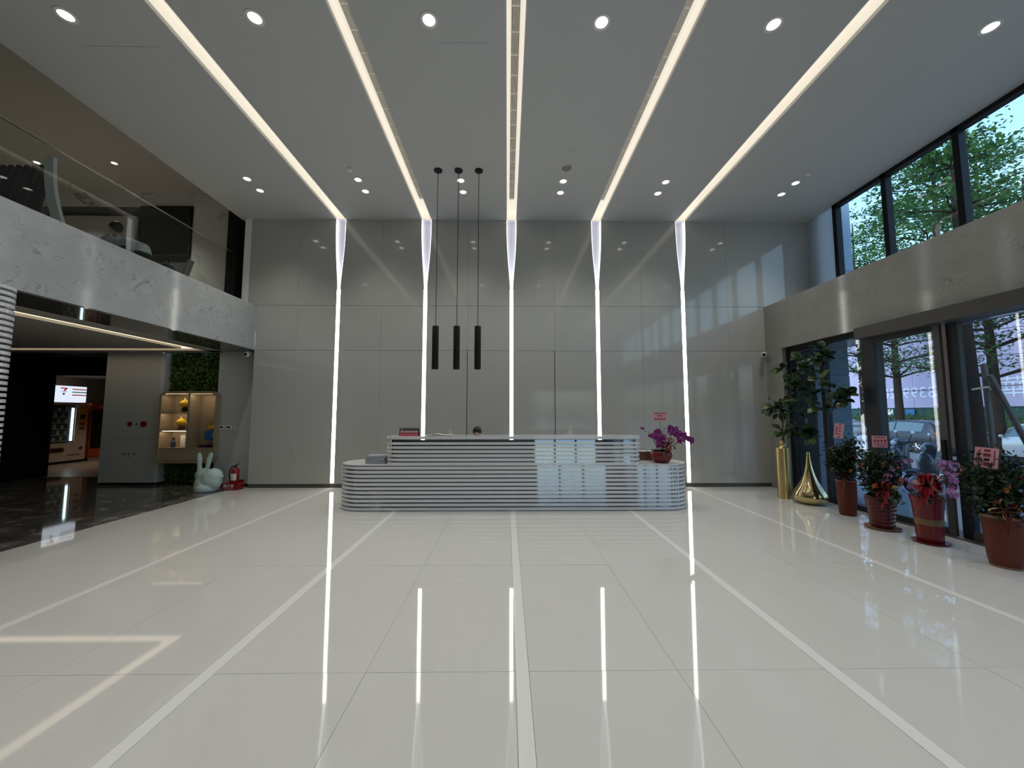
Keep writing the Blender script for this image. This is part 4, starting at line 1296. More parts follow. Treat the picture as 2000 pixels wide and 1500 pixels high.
# rabbit seat
t = thing('rabbit_chair', 'pale mint plastic rabbit shaped seat on the dark floor', 'rabbit seat', (-6.19, 8.14, 0.0))
b = MB()
b.ell((0.055, 0.0, 0.215), (0.205, 0.17, 0.235), 24, 16)
b.ell((0.10, 0.0, 0.30), (0.165, 0.15, 0.17), 24, 16)
b.ell((-0.135, 0.0, 0.33), (0.128, 0.12, 0.135), 24, 16)
b.tube([(-0.05, 0, 0.02), (-0.10, 0, 0.20), (-0.12, 0, 0.32)], [0.20, 0.165, 0.10], 20)
b.ell((-0.02, 0, 0.10), (0.235, 0.165, 0.10), 24, 12)
b.tube([(-0.05, 0, 0.004), (0.03, 0, 0.004), (0.03, 0, 0.02)], [0.01, 0.01, 0.01], 6)
b.lathe([(0.19, 0.0), (0.215, 0.02), (0.215, 0.10), (0.17, 0.16)], 28, (-0.03, 0, 0))
for x0, x1, y0 in ((-0.175, -0.195, -0.035), (-0.07, -0.005, 0.035)):
    b.tube([(x0, y0, 0.42), (x0 * 0.8 + x1 * 0.2, y0, 0.53), ((x0 + x1) / 2, y0, 0.65), (x1, y0, 0.755), (x1, y0, 0.775)], [0.040, 0.044, 0.050, 0.040, 0.022], 14)
    b.ell((x1, y0, 0.752), (0.040, 0.036, 0.042), 12, 8)
o = b.build('seat_shell', M['rabbit'], t)
remesh(o, 0.012, 10)
MB().ell((0.25, 0.0, 0.30), (0.045, 0.045, 0.045), 14, 10).build('tail', M['rabbit'], t, True)

# fire extinguisher with its box
t = thing('extinguisher_stand', 'low red metal stand with white lettering under the fire extinguisher', 'stand', (-5.79, 8.30, 0))
MB().box(-0.155, 0.155, -0.10, 0.10, 0.0, 0.15).build('tray', M['red'], t, bevel=0.004)
MB().box(-0.155, 0.155, 0.09, 0.10, 0.15, 0.19).build('back_lip', M['red'], t)
text('滅火器', 0.075, M['white'], t, 'lettering', face_y(-0.03, -0.102, 0.088), 0.001)
MB().box(-0.13, 0.07, -0.102, -0.1, 0.03, 0.036).build('underline', M['white'], t)
t = thing('fire_extinguisher', 'red fire extinguisher with white label and black hose in the corner', 'extinguisher', (-5.755, 8.29, 0.151))
MB().lathe([(0.068, 0), (0.075, 0.008), (0.075, 0.24), (0.066, 0.275), (0.038, 0.30), (0.022, 0.305), (0.022, 0.325)], 28).build('cylinder', M['red'], t, 50)
lb = MB()
for i in range(11):
    a = R(200 + 12 * i)
    lb.v += [(0.0765 * math.cos(a), 0.0765 * math.sin(a), 0.05), (0.0765 * math.cos(a), 0.0765 * math.sin(a), 0.19)]
for i in range(10):
    lb.f.append((2 * i, 2 * i + 2, 2 * i + 3, 2 * i + 1))
lb.build('label_sticker', M['paper'], t, True)
MB().lathe([(0.02, 0.32), (0.024, 0.335), (0.018, 0.355)], 16).build('valve', M['black'], t, True)
MB().tube([(-0.02, 0, 0.345), (0.03, 0, 0.365), (0.085, 0, 0.395)], [0.010, 0.010, 0.006], 8).build('handle', M['black'], t, True)
MB().tube([(0.0, 0, 0.34), (-0.05, -0.01, 0.335), (-0.10, -0.02, 0.27), (-0.105, -0.02, 0.15), (-0.088, -0.02, 0.04)], 0.011, 8).build('hose', M['black'], t, True)

# wall fittings
for x, lab in ((-6.39, 'left'), (-6.232, 'right')):
    t = thing('wall_panel', '%s small white control panel with dark display beside the cabinet' % lab, 'control panel', (x, 8.70, 1.29), group='wall control panels')
    MB().box(-0.058, 0.058, -0.018, 0, -0.045, 0.045).build('housing', M['white'], t, bevel=0.004)
    MB().box(-0.036, 0.036, -0.0195, -0.0185, -0.014, 0.024).build('display', M['black'], t)
t = thing('light_switch', 'narrow pale switch plate right of the control panels', 'switch', (-6.09, 8.70, 1.29))
MB().box(-0.03, 0.03, -0.010, 0, -0.05, 0.05).build('plate', M['greywall'], t, bevel=0.003)
MB().box(-0.014, 0.014, -0.014, -0.010, -0.03, 0.03).build('rocker', M['white'], t, bevel=0.002)


def cctv(loc, rz, lab, hang=False):
    t = thing('security_camera', lab, 'camera', loc, rz, group='security cameras')
    MB().cyl((0, 0.10, 0.03), (0, 0.118, 0.03), 0.05, n=20).build('wall_plate', M['white'], t, 30)
    MB().tube([(0, 0.105, 0.03), (0, 0.06, 0.035), (0, 0.03, 0.02)], 0.02, 10).build('bracket', M['white'], t, True)
    MB().tube([(0, 0.08, 0.0), (0, 0.06, 0.0), (0, -0.065, -0.012), (0, -0.075, -0.012)], [0.03, 0.05, 0.05, 0.042], 20).build('housing', M['white'], t, 40)
    MB().cyl((0, -0.074, -0.012), (0, -0.082, -0.012), 0.033, n=20).build('lens', M['black'], t, 30)


cctv((-5.69, 8.34, 2.89), R(20), 'white security camera below the balcony fascia on the left')
cctv((5.70, 8.34, 2.905), R(-35), 'white security camera at the back wall corner on the right')
t = thing('power_outlet', 'small black outlet box low on the marble pier behind the brass vase', 'outlet', (XR, 8.15, 0.45))
MB().box(-0.05, -0.001, -0.05, 0.05, -0.06, 0.06).build('housing', M['black'], t, bevel=0.004)
MB().box(-0.04, -0.001, -0.055, 0.055, 0.062, 0.10).build('cover', M['white'], t, bevel=0.003)

# ------------------------------------------------------------------ vending machines in the corridor (front faces +X)
VX = -14.2
t = thing('vending_machine', 'beige vending machine with lit white sign box and glass front in the corridor', 'vending machine', (VX, 12.1, 0))
MB().box(-0.82, -0.02, 0, 1.08, 0.08, 1.93).build('body', M['vendbody'], t, bevel=0.01)
MB().box(-0.02, 0.0, 0.0, 0.08, 0.08, 1.93).build('front_strip', M['vendbody'], t)
MB().box(-0.02, 0.0, 0.72, 1.08, 0.08, 1.93).build('control_side', M['vendbody'], t)
MB().box(-0.02, 0.0, 0.08, 0.72, 0.08, 0.66).build('kick_panel', M['vendbody'], t)
MB().box(-0.02, 0.0, 0.08, 0.72, 1.88, 1.93).build('top_strip', M['vendbody'], t)
MB().box(-0.0195, -0.018, 0.08, 0.72, 0.66, 1.88).build('interior', M['vendin'], t)
MB().box(-0.80, -0.05, 0.02, 1.06, 0.0, 0.08).build('feet_plinth', M['black'], t)
for k in range(6):
    z = 0.72 + 0.19 * k
    sh = MB().box(-0.018, 0.0, 0.09, 0.52, z, z + 0.018).build('shelf', M['white'], t)
    for j in range(4):
        h = 0.09 + 0.02 * ((j + k) % 3)
        MB().box(-0.017, -0.004, 0.12 + 0.10 * j, 0.19 + 0.10 * j, z + 0.019, z + 0.019 + h).build('snack_pack', (M['white'], M['blue'], M['paper'], M['vendin'])[(j * 3 + k) % 4], sh)
MB().box(-0.018, -0.001, 0.60, 0.66, 0.72, 1.78).build('tube_lamp', M['vendtube'], t)
MB().box(0.001, 0.006, 0.08, 0.72, 0.66, 1.88).build('glass_front', M['glass'], t)
pn = MB().box(0.0, 0.008, 0.80, 1.06, 1.20, 1.88).build('yellow_panel', M['vendyellow'], t)
MB().box(0.0081, 0.014, 0.85, 0.98, 1.42, 1.56).build('keypad', M['black'], pn)
MB().box(0.0081, 0.012, 0.84, 1.0, 1.02 + 0.2, 1.30).build('notice', M['signred'], pn)
MB().box(0.0, 0.010, 0.84, 1.0, 1.06, 1.17).build('coin_panel', M['rail'], t)
sl = MB().prism(rrect(0.06, 0.46, 0.36, 0.52, 0.06, 5), 'x', 0.0, 0.008).build('delivery_flap', M['brownbox'], t)
MB().prism(rrect(0.10, 0.40, 0.40, 0.48, 0.03, 5), 'x', 0.008, 0.012).build('flap_window', M['black'], sl)
MB().cyl((0.0, 0.93, 0.47), (0.02, 0.93, 0.47), 0.05, n=20).build('lock_knob', M['brownbox'], t, 30)
MB().box(0.0, 0.002, 0.55, 0.95, 0.245, 0.275).build('small_print', M['brownbox'], t)
sg = MB().box(-0.25, 0.0, 0.15, 0.98, 1.97, 2.49).build('sign_box', M['vendlight'], t, bevel=0.01)
M['lit_red'] = mat('lit red print', (0.4, 0.02, 0.02), 0.4, emit=(0.55, 0.03, 0.06), estr=0.55)
M['lit_green'] = mat('lit green print', (0.01, 0.1, 0.06), 0.4, emit=(0.01, 0.16, 0.10), estr=0.55)
for k, m in enumerate((M['lit_red'], M['lit_green'], M['lit_red'])):
    MB().box(0.0, 0.003, 0.55, 0.97, 2.375 - 0.095 * k, 2.41 - 0.095 * k).build('stripe', m, sg)


def face_x(x, y, z):
    return Matrix.Translation((x, y, z)) @ Matrix.Rotation(math.pi / 2, 4, 'Z') @ Matrix.Rotation(math.pi / 2, 4, 'X')


MB().prism([(0.22, 2.43), (0.41, 2.43), (0.41, 2.40), (0.34, 2.32), (0.29, 2.32), (0.34, 2.395), (0.22, 2.395)], 'x', 0.0, 0.003).build('logo_seven', M['lit_red'], sg)
text('ELEVEN', 0.05, M['lit_green'], sg, 'lettering', face_x(0.001, 0.315, 2.30), 0.001)
MB().box(0.0, 0.003, 0.29, 0.34, 2.20, 2.26).build('logo_square', M['signblack'], sg)
t = thing('vending_machine', 'dark vending cabinet with orange red top and base in the corridor', 'vending machine', (VX, 13.28, 0))
MB().box(-0.82, -0.02, 0, 0.92, 0.10, 1.95).build('body', M['vendred'], t, bevel=0.01)
MB().box(-0.02, 0.0, 0.05, 0.87, 0.42, 1.72).build('dark_window', M['black'], t)
MB().box(-0.02, 0.0, 0.0, 0.92, 1.74, 1.95).build('top_band', M['vendred'], t)
MB().box(0.0, 0.002, 0.2, 0.72, 1.82, 1.86).build('top_print', M['pinkpaper'], t)
MB().box(-0.02, 0.0, 0.0, 0.92, 0.13, 0.40).build('bottom_band', M['vendred'], t)
MB().box(-0.80, -0.02, 0.02, 0.90, 0.0, 0.10).build('feet_plinth', M['rail'], t)


# ------------------------------------------------------------------ people
def person(t, J, skin_parts, top_m, voxel=0.014):
    """J: joint positions (local). One continuous body mesh, clothes and hair as children."""
    b = MB()
    hd, nk, ch, pv = J['head'], J['neck'], J['chest'], J['pelvis']
    fwd, sd = J['fwd'], J['side']
    b.tube([ch, nk, nk.lerp(hd, 0.6)], [0.075, 0.052, 0.05], 12)
    b.ell(hd, (0.076, 0.076, 0.105), 18, 14)
    b.ell(hd + fwd * 0.03 + Vector((0, 0, -0.045)), (0.06, 0.06, 0.07), 14, 10)
    b.ell(hd + fwd * 0.094 + Vector((0, 0, -0.02)), (0.014, 0.014, 0.022), 8, 8)
    for s in (-1, 1):
        b.ell(hd + sd * (0.078 * s) + Vector((0, 0, -0.015)), (0.014, 0.014, 0.03), 8, 8)
    b.tube([pv, pv.lerp(ch, 0.5), ch], [0.125, 0.115, 0.13], 16)
    b.ell(pv - Vector((0, 0, 0.03)), (0.14, 0.14, 0.08), 16, 10)
    for s in ('l', 'r'):
        sh, el, wr = J['sh_' + s], J['el_' + s], J['wr_' + s]
        b.tube([ch, sh], [0.09, 0.062], 12)
        b.tube([sh, sh.lerp(el, 0.5), el, el.lerp(wr, 0.4), wr], [0.058, 0.05, 0.040, 0.040, 0.027], 12)
        d = (wr - el).normalized()
        pa = wr + d * 0.055
        b.ell(pa, (0.04, 0.04, 0.03), 12, 8)
        lat = d.cross(Vector((0, 0, 1))).normalized()
        for k in range(4):
            q = pa + d * 0.03 + lat * (0.022 * (k - 1.5))
            L_ = (0.062, 0.074, 0.070, 0.054)[k]
            b.tube([q, q + d * L_ * 0.5, q + d * L_ * 0.85 + Vector((0, 0, -0.018))], [0.0115, 0.0105, 0.009], 8)
        sgn = 1 if s == 'r' else -1
        b.tube([pa - d * 0.03 + lat * (0.03 * -sgn), pa + lat * (0.055 * -sgn) + d * 0.01, pa + d * 0.035 + lat * (0.058 * -sgn)], [0.014, 0.012, 0.010], 8)
        hp, kn, an = J['hp_' + s], J['kn_' + s], J['an_' + s]
        b.tube([pv, hp], [0.11, 0.092], 12)
        b.tube([hp, hp.lerp(kn, 0.5), kn, kn.lerp(an, 0.35), an], [0.09, 0.078, 0.058, 0.056, 0.038], 12)
        b.tube([an + Vector((0, 0, -0.01)) - fwd * 0.03, an + fwd * 0.07 + Vector((0, 0, -0.035)), an + fwd * 0.16 + Vector((0, 0, -0.045))], [0.04, 0.036, 0.026], 10)
    o = b.build('body', M['skin'], t)
    remesh(o, voxel, 4)
    c = MB()
    c.tube([pv - Vector((0, 0, 0.03)), pv, pv.lerp(ch, 0.5), ch, nk.lerp(ch, 0.5)], [0.17, 0.185, 0.165, 0.160, 0.08], 16)
    for s in ('l', 'r'):
        sh, el, wr = J['sh_' + s], J['el_' + s], J['wr_' + s]
        c.tube([ch, sh], [0.10, 0.078], 12)
        c.tube([sh, sh.lerp(el, 0.5), el, el.lerp(wr, 0.8)], [0.078, 0.066, 0.055, 0.044], 12)
    o = c.build('shirt', top_m, t)
    remesh(o, voxel, 3)
    c = MB()
    c.ell(pv - Vector((0, 0, 0.04)), (0.172, 0.172, 0.08), 16, 10)
    for s in ('l', 'r'):
        hp, kn, an = J['hp_' + s], J['kn_' + s], J['an_' + s]
        c.tube([pv, hp], [0.12, 0.105], 12)
        c.tube([hp, hp.lerp(kn, 0.5), kn, kn.lerp(an, 0.85)], [0.105, 0.092, 0.075, 0.066], 12)
    o = c.build('trousers', M['trousers'], t)
    remesh(o, voxel, 3)
    h = MB()
    h.ell(hd - fwd * 0.018 + Vector((0, 0, 0.030)), (0.097, 0.097, 0.100), 18, 12)
    h.ell(hd - fwd * 0.05 + Vector((0, 0, -0.02)), (0.062, 0.062, 0.08), 14, 10)
    h.ell(hd + fwd * 0.03 + sd * 0.03 + Vector((0, 0, 0.075)), (0.05, 0.05, 0.03), 12, 8)
    o = h.build('hair', M['hair'], t)
    remesh(o, 0.012, 3)
    for s in (-1, 1):
        e = hd + fwd * 0.086 + sd * (0.03 * s) + Vector((0, 0, 0.008))
        MB().ell(e, (0.010, 0.010, 0.007), 8, 6).build('eye', M['black'], t, True)
    e = hd + fwd * 0.088 + Vector((0, 0, -0.062))
    MB().ell(e, (0.018, 0.018, 0.006), 10, 6).build('mouth', mat('lips', (0.32, 0.12, 0.10), 0.5), t, True)


def seated(head_top, seat, fwd_deg, lean, arm_drop, arm_reach):
    """joint set of a seated figure: seat height and head top are local heights"""
    f = Vector((math.cos(R(fwd_deg)), math.sin(R(fwd_deg)), 0))
    s = Vector((math.sin(R(fwd_deg)), -math.cos(R(fwd_deg)), 0))
    z = Vector((0, 0, 1))
    J = {'fwd': f, 'side': s}
    J['pelvis'] = z * (seat + 0.11)
    trunk = head_top - 0.115 - (seat + 0.11)
    J['head'] = J['pelvis'] + z * trunk + f * lean
    J['neck'] = J['pelvis'] + z * (trunk - 0.16) + f * lean * 0.82
    J['chest'] = J['pelvis'] + z * (trunk - 0.30) + f * lean * 0.62
    for n_, k in (('l', -1), ('r', 1)):
        J['sh_' + n_] = J['chest'] + z * 0.07 + s * (0.185 * k)
        J['el_' + n_] = J['sh_' + n_] + f * (0.14 + arm_reach) + s * (0.05 * k) - z * arm_drop
        J['wr_' + n_] = J['el_' + n_] + f * 0.24 - s * (0.06 * k) - z * 0.01
        J['hp_' + n_] = J['pelvis'] + s * (0.09 * k) + f * 0.03 - z * 0.01
        J['kn_' + n_] = J['hp_' + n_] + f * 0.42 - z * 0.01
        J['an_' + n_] = Vector((J['kn_' + n_].x, J['kn_' + n_].y, 0.075)) - f * 0.04
    return J


hp = px(932, 834, Y=7.86)
t = thing('person', 'person with black hair seated behind the reception counter, head just showing', 'person', (hp.x, 7.94, 0))
person(t, seated(hp.z, 0.46, 270, 0.08, 0.22, -0.06), None, M['shirtdark'])
t = thing('office_chair', 'black office chair under the person behind the reception desk', 'chair', (hp.x, 7.96, 0))
MB().prism(rrect(-0.23, 0.23, -0.22, 0.20, 0.08), 'z', 0.40, 0.45).build('seat', M['black'], t, 30)
MB().prism(rrect(-0.21, 0.21, 0.55, 0.92, 0.08), 'y', 0.24, 0.28).build('backrest', M['black'], t, 30)
MB().tube([(0, 0.1, 0.39), (0, 0.27, 0.40), (0, 0.27, 0.6)], 0.02, 8).build('back_bracket', M['black'], t, True)
MB().cyl((0, 0, 0.08), (0, 0, 0.40), 0.025, n=12).build('post', M['rail'], t, 30)
for k in range(5):
    a = 2 * math.pi * k / 5 + 0.3
    MB().tube([(0, 0, 0.09), (0.24 * math.cos(a), 0.24 * math.sin(a), 0.065)], [0.022, 0.015], 8).build('leg', M['black'], t)
    MB().ell((0.24 * math.cos(a), 0.24 * math.sin(a), 0.03), (0.028, 0.028, 0.03), 10, 8).build('caster', M['black'], t, True)

# upstairs: seated person, stool, table, chairs, plant
MZ = 3.94
pp = px(226, 434, Y=6.7)
t = thing('person', 'person in a pale shirt leaning forward at a table on the balcony', 'person', (pp.x + 0.46, 6.70, MZ))
person(t, seated(pp.z - MZ, 0.42, 180, 0.46, 0.16, 0.05), None, M['shirt'])
t = thing('stool', 'dark stool under the person on the balcony', 'stool', (pp.x + 0.46, 6.70, MZ))
MB().lathe([(0.16, 0.36), (0.19, 0.37), (0.19, 0.39), (0.17, 0.40)], 24).build('seat', M['black'], t, 40)
for k in range(4):
    a = math.pi / 4 + math.pi / 2 * k
    MB().cyl((0.12 * math.cos(a), 0.12 * math.sin(a), 0.36), (0.19 * math.cos(a), 0.19 * math.sin(a), 0), 0.014, n=8).build('leg', M['black'], t)
t = thing('table', 'pale low table in front of the seated person on the balcony', 'table', (pp.x - 0.50, 6.70, MZ))
MB().prism(rrect(-0.32, 0.32, -0.40, 0.40, 0.06), 'z', 0.68, 0.71).build('table_top', M['whitepaint'], t, 30)
for sx in (-1, 1):
    for sy in (-1, 1):
        MB().cyl((0.26 * sx, 0.34 * sy, 0), (0.26 * sx, 0.34 * sy, 0.68), 0.018, n=8).build('leg', M['whitepaint'], t)
# big lounge chair at the left end, turned to the camera
q = px(30, 380, Y=5.3)
t = thing('lounge_chair', 'large lounge chair with dark ribbed back and pale curved side on the balcony', 'chair', (q.x, 5.3, MZ))
for k in range(7):
    x = -0.44 + 0.115 * k
    MB().tube([(x, 0.02, 0.36), (x - 0.03, 0.10, 0.80), (x - 0.08, 0.24, 1.34)], [0.05, 0.045, 0.035], 8).build('back_cushion_rib', M['black'], t, True)
for e in (1, -1):
    b = MB()
    n = 10
    for i in range(n + 1):
        u = i / n
        z = 0.30 + 1.18 * u
        x = 0.17 + 0.52 * (1 - u) - 0.05 * math.sin(math.pi * u) if e > 0 else -0.62 - 0.14 * u
        y0 = -0.06 + 0.25 * u
        b.v += [(x - 0.055, y0, z), (x + 0.055, y0 + 0.02, z), (x + 0.055, y0 + 0.07, z), (x - 0.055, y0 + 0.07, z)]
    for i in range(n):
        for k in range(4):
            a_, c_ = 4 * i + k, 4 * i + (k + 1) % 4
            b.f.append((a_, c_, c_ + 4, a_ + 4))
    b.f += [(0, 3, 2, 1), (4 * n, 4 * n + 1, 4 * n + 2, 4 * n + 3)]
    b.build('side_shell', M['whitepaint'], t, 40)
MB().prism(rrect(-0.62, 0.62, -0.62, 0.10, 0.12), 'z', 0.24, 0.40).build('seat', M['black'], t, 30, bevel=0.02)
MB().cyl((-0.05, -0.25, 0.02), (-0.05, -0.25, 0.24), 0.05, n=16).build('post', M['rail'], t, 30)
MB().lathe([(0.28, 0), (0.28, 0.01), (0.06, 0.03)], 28, (-0.05, -0.25, 0)).build('base', M['rail'], t, 40)
# navy bag and small pale chair near the post
q = px(327, 512, Y=6.95)
t = thing('navy_bag', 'navy blue bag standing behind the balcony glass', 'bag', (q.x - 0.10, 7.06, MZ))
hb = max(0.30, q.z - MZ)
MB().prism([(-0.17, 0.0), (0.17, 0.0), (0.13, hb * 0.75), (0.05, hb), (-0.07, hb), (-0.14, hb * 0.75)], 'y', -0.10, 0.10).build('bag_body', M['navy'], t, 40, bevel=0.03)
MB().tube([(-0.08, -0.04, hb * 0.92), (-0.05, -0.04, hb + 0.08), (0.05, -0.04, hb + 0.08), (0.06, -0.04, hb * 0.95)], 0.012, 8).build('bag_handle', M['black'], t, True)
q = px(380, 520, Y=7.6)
t = thing('side_chair', 'small pale chair with tilted back near the black balcony post', 'chair', (q.x - 0.36, 7.6, MZ))
M['sidech'] = mat('greyed oak', (0.22, 0.22, 0.20), 0.6)
zz = max(0.7, q.z - MZ + 0.12)
MB().prism([(0.16, 0.42), (0.20, 0.42), (0.30, zz), (0.26, zz)], 'y', -0.07, 0.07).build('backrest', M['sidech'], t, bevel=0.008)
MB().prism(rrect(-0.22, 0.20, -0.21, 0.21, 0.05), 'z', 0.40, 0.435).build('seat', M['sidech'], t, 30)
for sx in (-0.17, 0.16):
    for sy in (-0.17, 0.17):
        MB().cyl((sx, sy, 0.40), (sx * 1.15, sy * 1.1, 0), 0.014, n=8).build('leg', M['wood'], t)
q = px(430, 552, Y=7.75)
t = thing('red_plant', 'small red leaved plant at the foot of the black balcony post', 'plant', (-6.42, 7.9, MZ))
MB().lathe([(0.06, 0), (0.08, 0.08), (0.085, 0.10), (0.07, 0.10)], 20).build('pot', M['black'], t, 40)
rnd = random.Random(5)
for k in range(12):
    blade_leaf(rnd.uniform(0.18, 0.27), 0.014, rnd.uniform(0.3, 0.8), M['redpot'] if k % 2 else M['leaf_orchid'], t, 'leaf', (0, 0, 0.10), 2 * math.pi * k / 12, rnd.uniform(0.6, 1.3))

# ------------------------------------------------------------------ outdoors on the right
GS, GR = -0.10, -0.25          # pavement and road heights
struct(MB().box(6.3, 12.6, -40, 90, GS - 0.3, GS).build('ground_pavement', M['paving']))
struct(MB().box(12.6, 90, -40, 90, GR - 0.3, GR).build('ground_road', M['asphalt']))
struct(MB().box(-40, 6.3, -90, YN - 0.2, GS - 0.3, GS).build('ground_forecourt', M['paving']))
struct(MB().box(6.3, 90, -90, -40, GS - 0.3, GS).build('ground_side_street', M['asphalt']))
struct(MB().box(12.45, 12.62, -40, 90, GR, GS + 0.02).build('trim_1', M['covelip']))
struct(MB().box(7.061, 8.25, YN, 12.0, 3.2, 3.5).build('ceiling_canopy', M['extcanopy']))
ep = struct(MB().box(6.55, 7.30, 8.05, 9.6, GS, 3.2).build('wall_exterior_pier', M['pier']))
for k in range(9):
    z = GS + 0.36 * k
    MB().box(6.56, 7.305, 8.035, 8.05, z + 0.006, z + 0.354).build('stone', M['pier'], ep, bevel=0.004)
ec = struct(MB().box(7.10, 7.64, 8.16, 10.5, 3.5, 12.0).build('wall_exterior_clad', M['backing']))
for z0, z1 in ((3.5, 4.74), (4.75, 7.2), (7.21, 9.6), (9.61, 12.0)):
    MB().box(7.09, 7.65, 8.14, 8.16, z0, z1).build('cladding_panel', M['bluepanel'], ec)

# hoarding with a long banner seen from the back, hedge in front
t = thing('hoarding', 'dark green site fence behind the hedge across the street', 'fence', (28.1, 26, GR))
for k in range(18):
    MB().box(0, 0.05, -16 + 2.0 * k + 0.01, -14 + 2.0 * k - 0.01, 0.05, 2.3).build('fence_panel', M['hoard'], t)
    MB().box(0.05, 0.12, -16.04 + 2.0 * k, -15.96 + 2.0 * k, 0, 9.2).build('post', M['metal_dark'], t)
t = thing('banner', 'long white banner in a backlit lavender tint with mirrored pale phone number across the street', 'banner', (28.0, 26, 2.0))
for k in range(9):
    MB().box(0, 0.03, -16 + 4.0 * k, -12 + 4.0 * k - 0.025, 0.0, 6.9).build('banner_sheet', M['banner'], t)


def face_mx(y_px, size_dummy=None):
    pass


def banner_text(body, x, y, size):
    p = px(x, y, X=27.98)
    Q = Matrix(((0, 0, -1), (-1, 0, 0), (0, 1, 0))).to_4x4()
    loc = Matrix.Translation((p.x - 28.0, p.y - 26, p.z - 2.0))
    text(body, size, M['bannertext'], t, 'lettering', loc @ Q, 0.004, mirror=True)


banner_text('20', 1737, 770, 1.05)
banner_text('3399', 1794, 768, 1.05)
banner_text('-', 1831, 768, 1.3)
banner_text('8', 1848, 768, 1.05)
banner_text('里', 1821, 716, 0.95)
banner_text('八', 1776, 722, 1.2)
banner_text('華', 1979, 758, 1.25)
for z in (1.15,):
    MB().box(-0.05, -0.03, -16, 20, z, z + 0.03).build('cable', M['black'], t)
for i, (dz, dy) in enumerate(((3.2, 2.5), (4.6, 4.0))):
    MB().tube([(-1.5, -16, dz - 1.2), (-1.5, 0, dz), (-1.5, 18, dz + dy)], 0.018, 5).build('cable', M['black'], t)
for x, lab, m in ((1735, 'small white notice board on the green fence', M['white']), (1776, 'small blue notice board on the green fence', M['blue'])):
    p = px(x, 803, X=27.9)
    t = thing('notice_board', lab, 'sign', (27.95, p.y, GR))
    MB().box(0, 0.03, -0.28, 0.28, 1.75, 2.15).build('board', m, t)
    MB().box(0.03, 0.08, -0.03, 0.03, 0, 2.1).build('post', M['metal_dark'], t)

rnd = random.Random(60)
t = thing('hedge', 'clipped green hedge in a low planter across the street', 'hedge', (25.0, 24, GR))
MB().box(-0.5, 0.5, -14, 18, 0, 0.85).build('planter_wall', M['backing'], t)
MB().box(-0.56, 0.56, -14, 18, 0.85, 0.93).build('planter_cap', M['covelip'], t)
o = leaf_cloud(9000, lambda: Vector((rnd.uniform(-0.5, 0.4), rnd.uniform(-14, 18), 0.9 + abs(rnd.gauss(0.40, 0.30)))), 0.16, rnd, aspect=0.6).build('foliage', M['leaf_hedge'], t, recalc=False)
o['kind'] = 'stuff'


def tree(label, x, y, h, r, z_low, seed, n_leaf, lean=0.0, spread=3.2, leaf=0.15):
    rnd = random.Random(seed)
    zg = GR if x > 12.6 else GS
    t = thing('street_tree', label, 'tree', (x, y, zg), group='street trees')
    tr = [Vector((lean * u * u * h, 0.1 * math.sin(4 * u) * u, h * u)) for u in [k / 10 for k in range(11)]]
    MB().tube(tr, [r * (1.25 if k == 0 else 1 - 0.085 * k) for k in range(11)], 10).build('trunk', M['bark'], t, True)
    segs = []
    layers = int((h - z_low) / 0.95)
    for L_ in range(layers):
        z = z_low + 0.95 * L_ + rnd.uniform(-0.15, 0.15)
        u = z / h
        k = min(int(u * 10), 9)
        c = tr[k].lerp(tr[k + 1], u * 10 - k)
        reach = spread * (1.0 - 0.55 * max(0, (u - 0.35)) / 0.65) * rnd.uniform(0.8, 1.1)
        a0 = rnd.uniform(0, 6.28)
        nb = 5
        for j in range(nb):
            a = a0 + 6.283 * j / nb + rnd.uniform(-0.3, 0.3)
            R_ = reach * rnd.uniform(0.65, 1.1)
            up = rnd.uniform(0.12, 0.35)
            pts = [c, c + Vector((math.cos(a) * R_ * 0.35, math.sin(a) * R_ * 0.35, R_ * up * 0.5)), c + Vector((math.cos(a + 0.15) * R_ * 0.7, math.sin(a + 0.15) * R_ * 0.7, R_ * up * 0.75)), c + Vector((math.cos(a + 0.1) * R_, math.sin(a + 0.1) * R_, R_ * up))]
            br_r = max(0.02, r * 0.33 * (1 - u * 0.6))
            MB().tube(pts, [br_r, br_r * 0.75, br_r * 0.5, br_r * 0.2], 6).build('branch', M['bark'], t, True)
            segs.append((pts, R_))

    def smp():
        pts, R_ = rnd.choice(segs)
        u = rnd.uniform(0.30, 1.12)
        q = u * 3
        k = min(int(q), 2)
        p = pts[k].lerp(pts[k + 1], q - k)
        s = 0.20 * R_
        return p + Vector((rnd.gauss(0, s), rnd.gauss(0, s), rnd.gauss(0.10, 0.11)))

    o = leaf_cloud(n_leaf, smp, leaf, rnd, flat=0.55, aspect=0.55).build('foliage', M['leaf_tree'], t, recalc=False)
    o['kind'] = 'stuff'
    return t


def at_x(xp, X):
    return px(xp, 800, X=X).y


tree('slender street tree with layered branches seen in the middle door pane', 22.0, at_x(1757, 22.0), 14.5, 0.21, 3.9, 71, 9500, 0.01, 3.2, 0.16)
tree('street tree with dark trunk seen in the right hand door pane', 19.5, at_x(1949, 19.5), 13.0, 0.20, 3.4, 72, 9500, 0.0, 3.2, 0.16)
tn = tree('nearest street tree, thick dark trunk with a wooden stake', 9.9, at_x(1906, 9.9), 9.0, 0.15, 6.2, 73, 1500, 0.0, 1.5, 0.13)
tree('forked street tree filling the middle upper window', 15.5, at_x(1866, 15.5), 12.0, 0.19, 6.0, 74, 6500, -0.01)
tree('street tree at the right end of the upper windows', 17.0, at_x(2040, 17.0), 9.6, 0.20, 5.5, 75, 5000)
tree('far street tree behind the exterior pier', 23.0, at_x(1688, 23.0), 14.5, 0.20, 4.5, 76, 5500, 0.0, 2.6)
tree('street tree farther along the kerb, beyond the right edge of the picture', 18.0, 7.0, 12.5, 0.20, 4.5, 77, 6000)
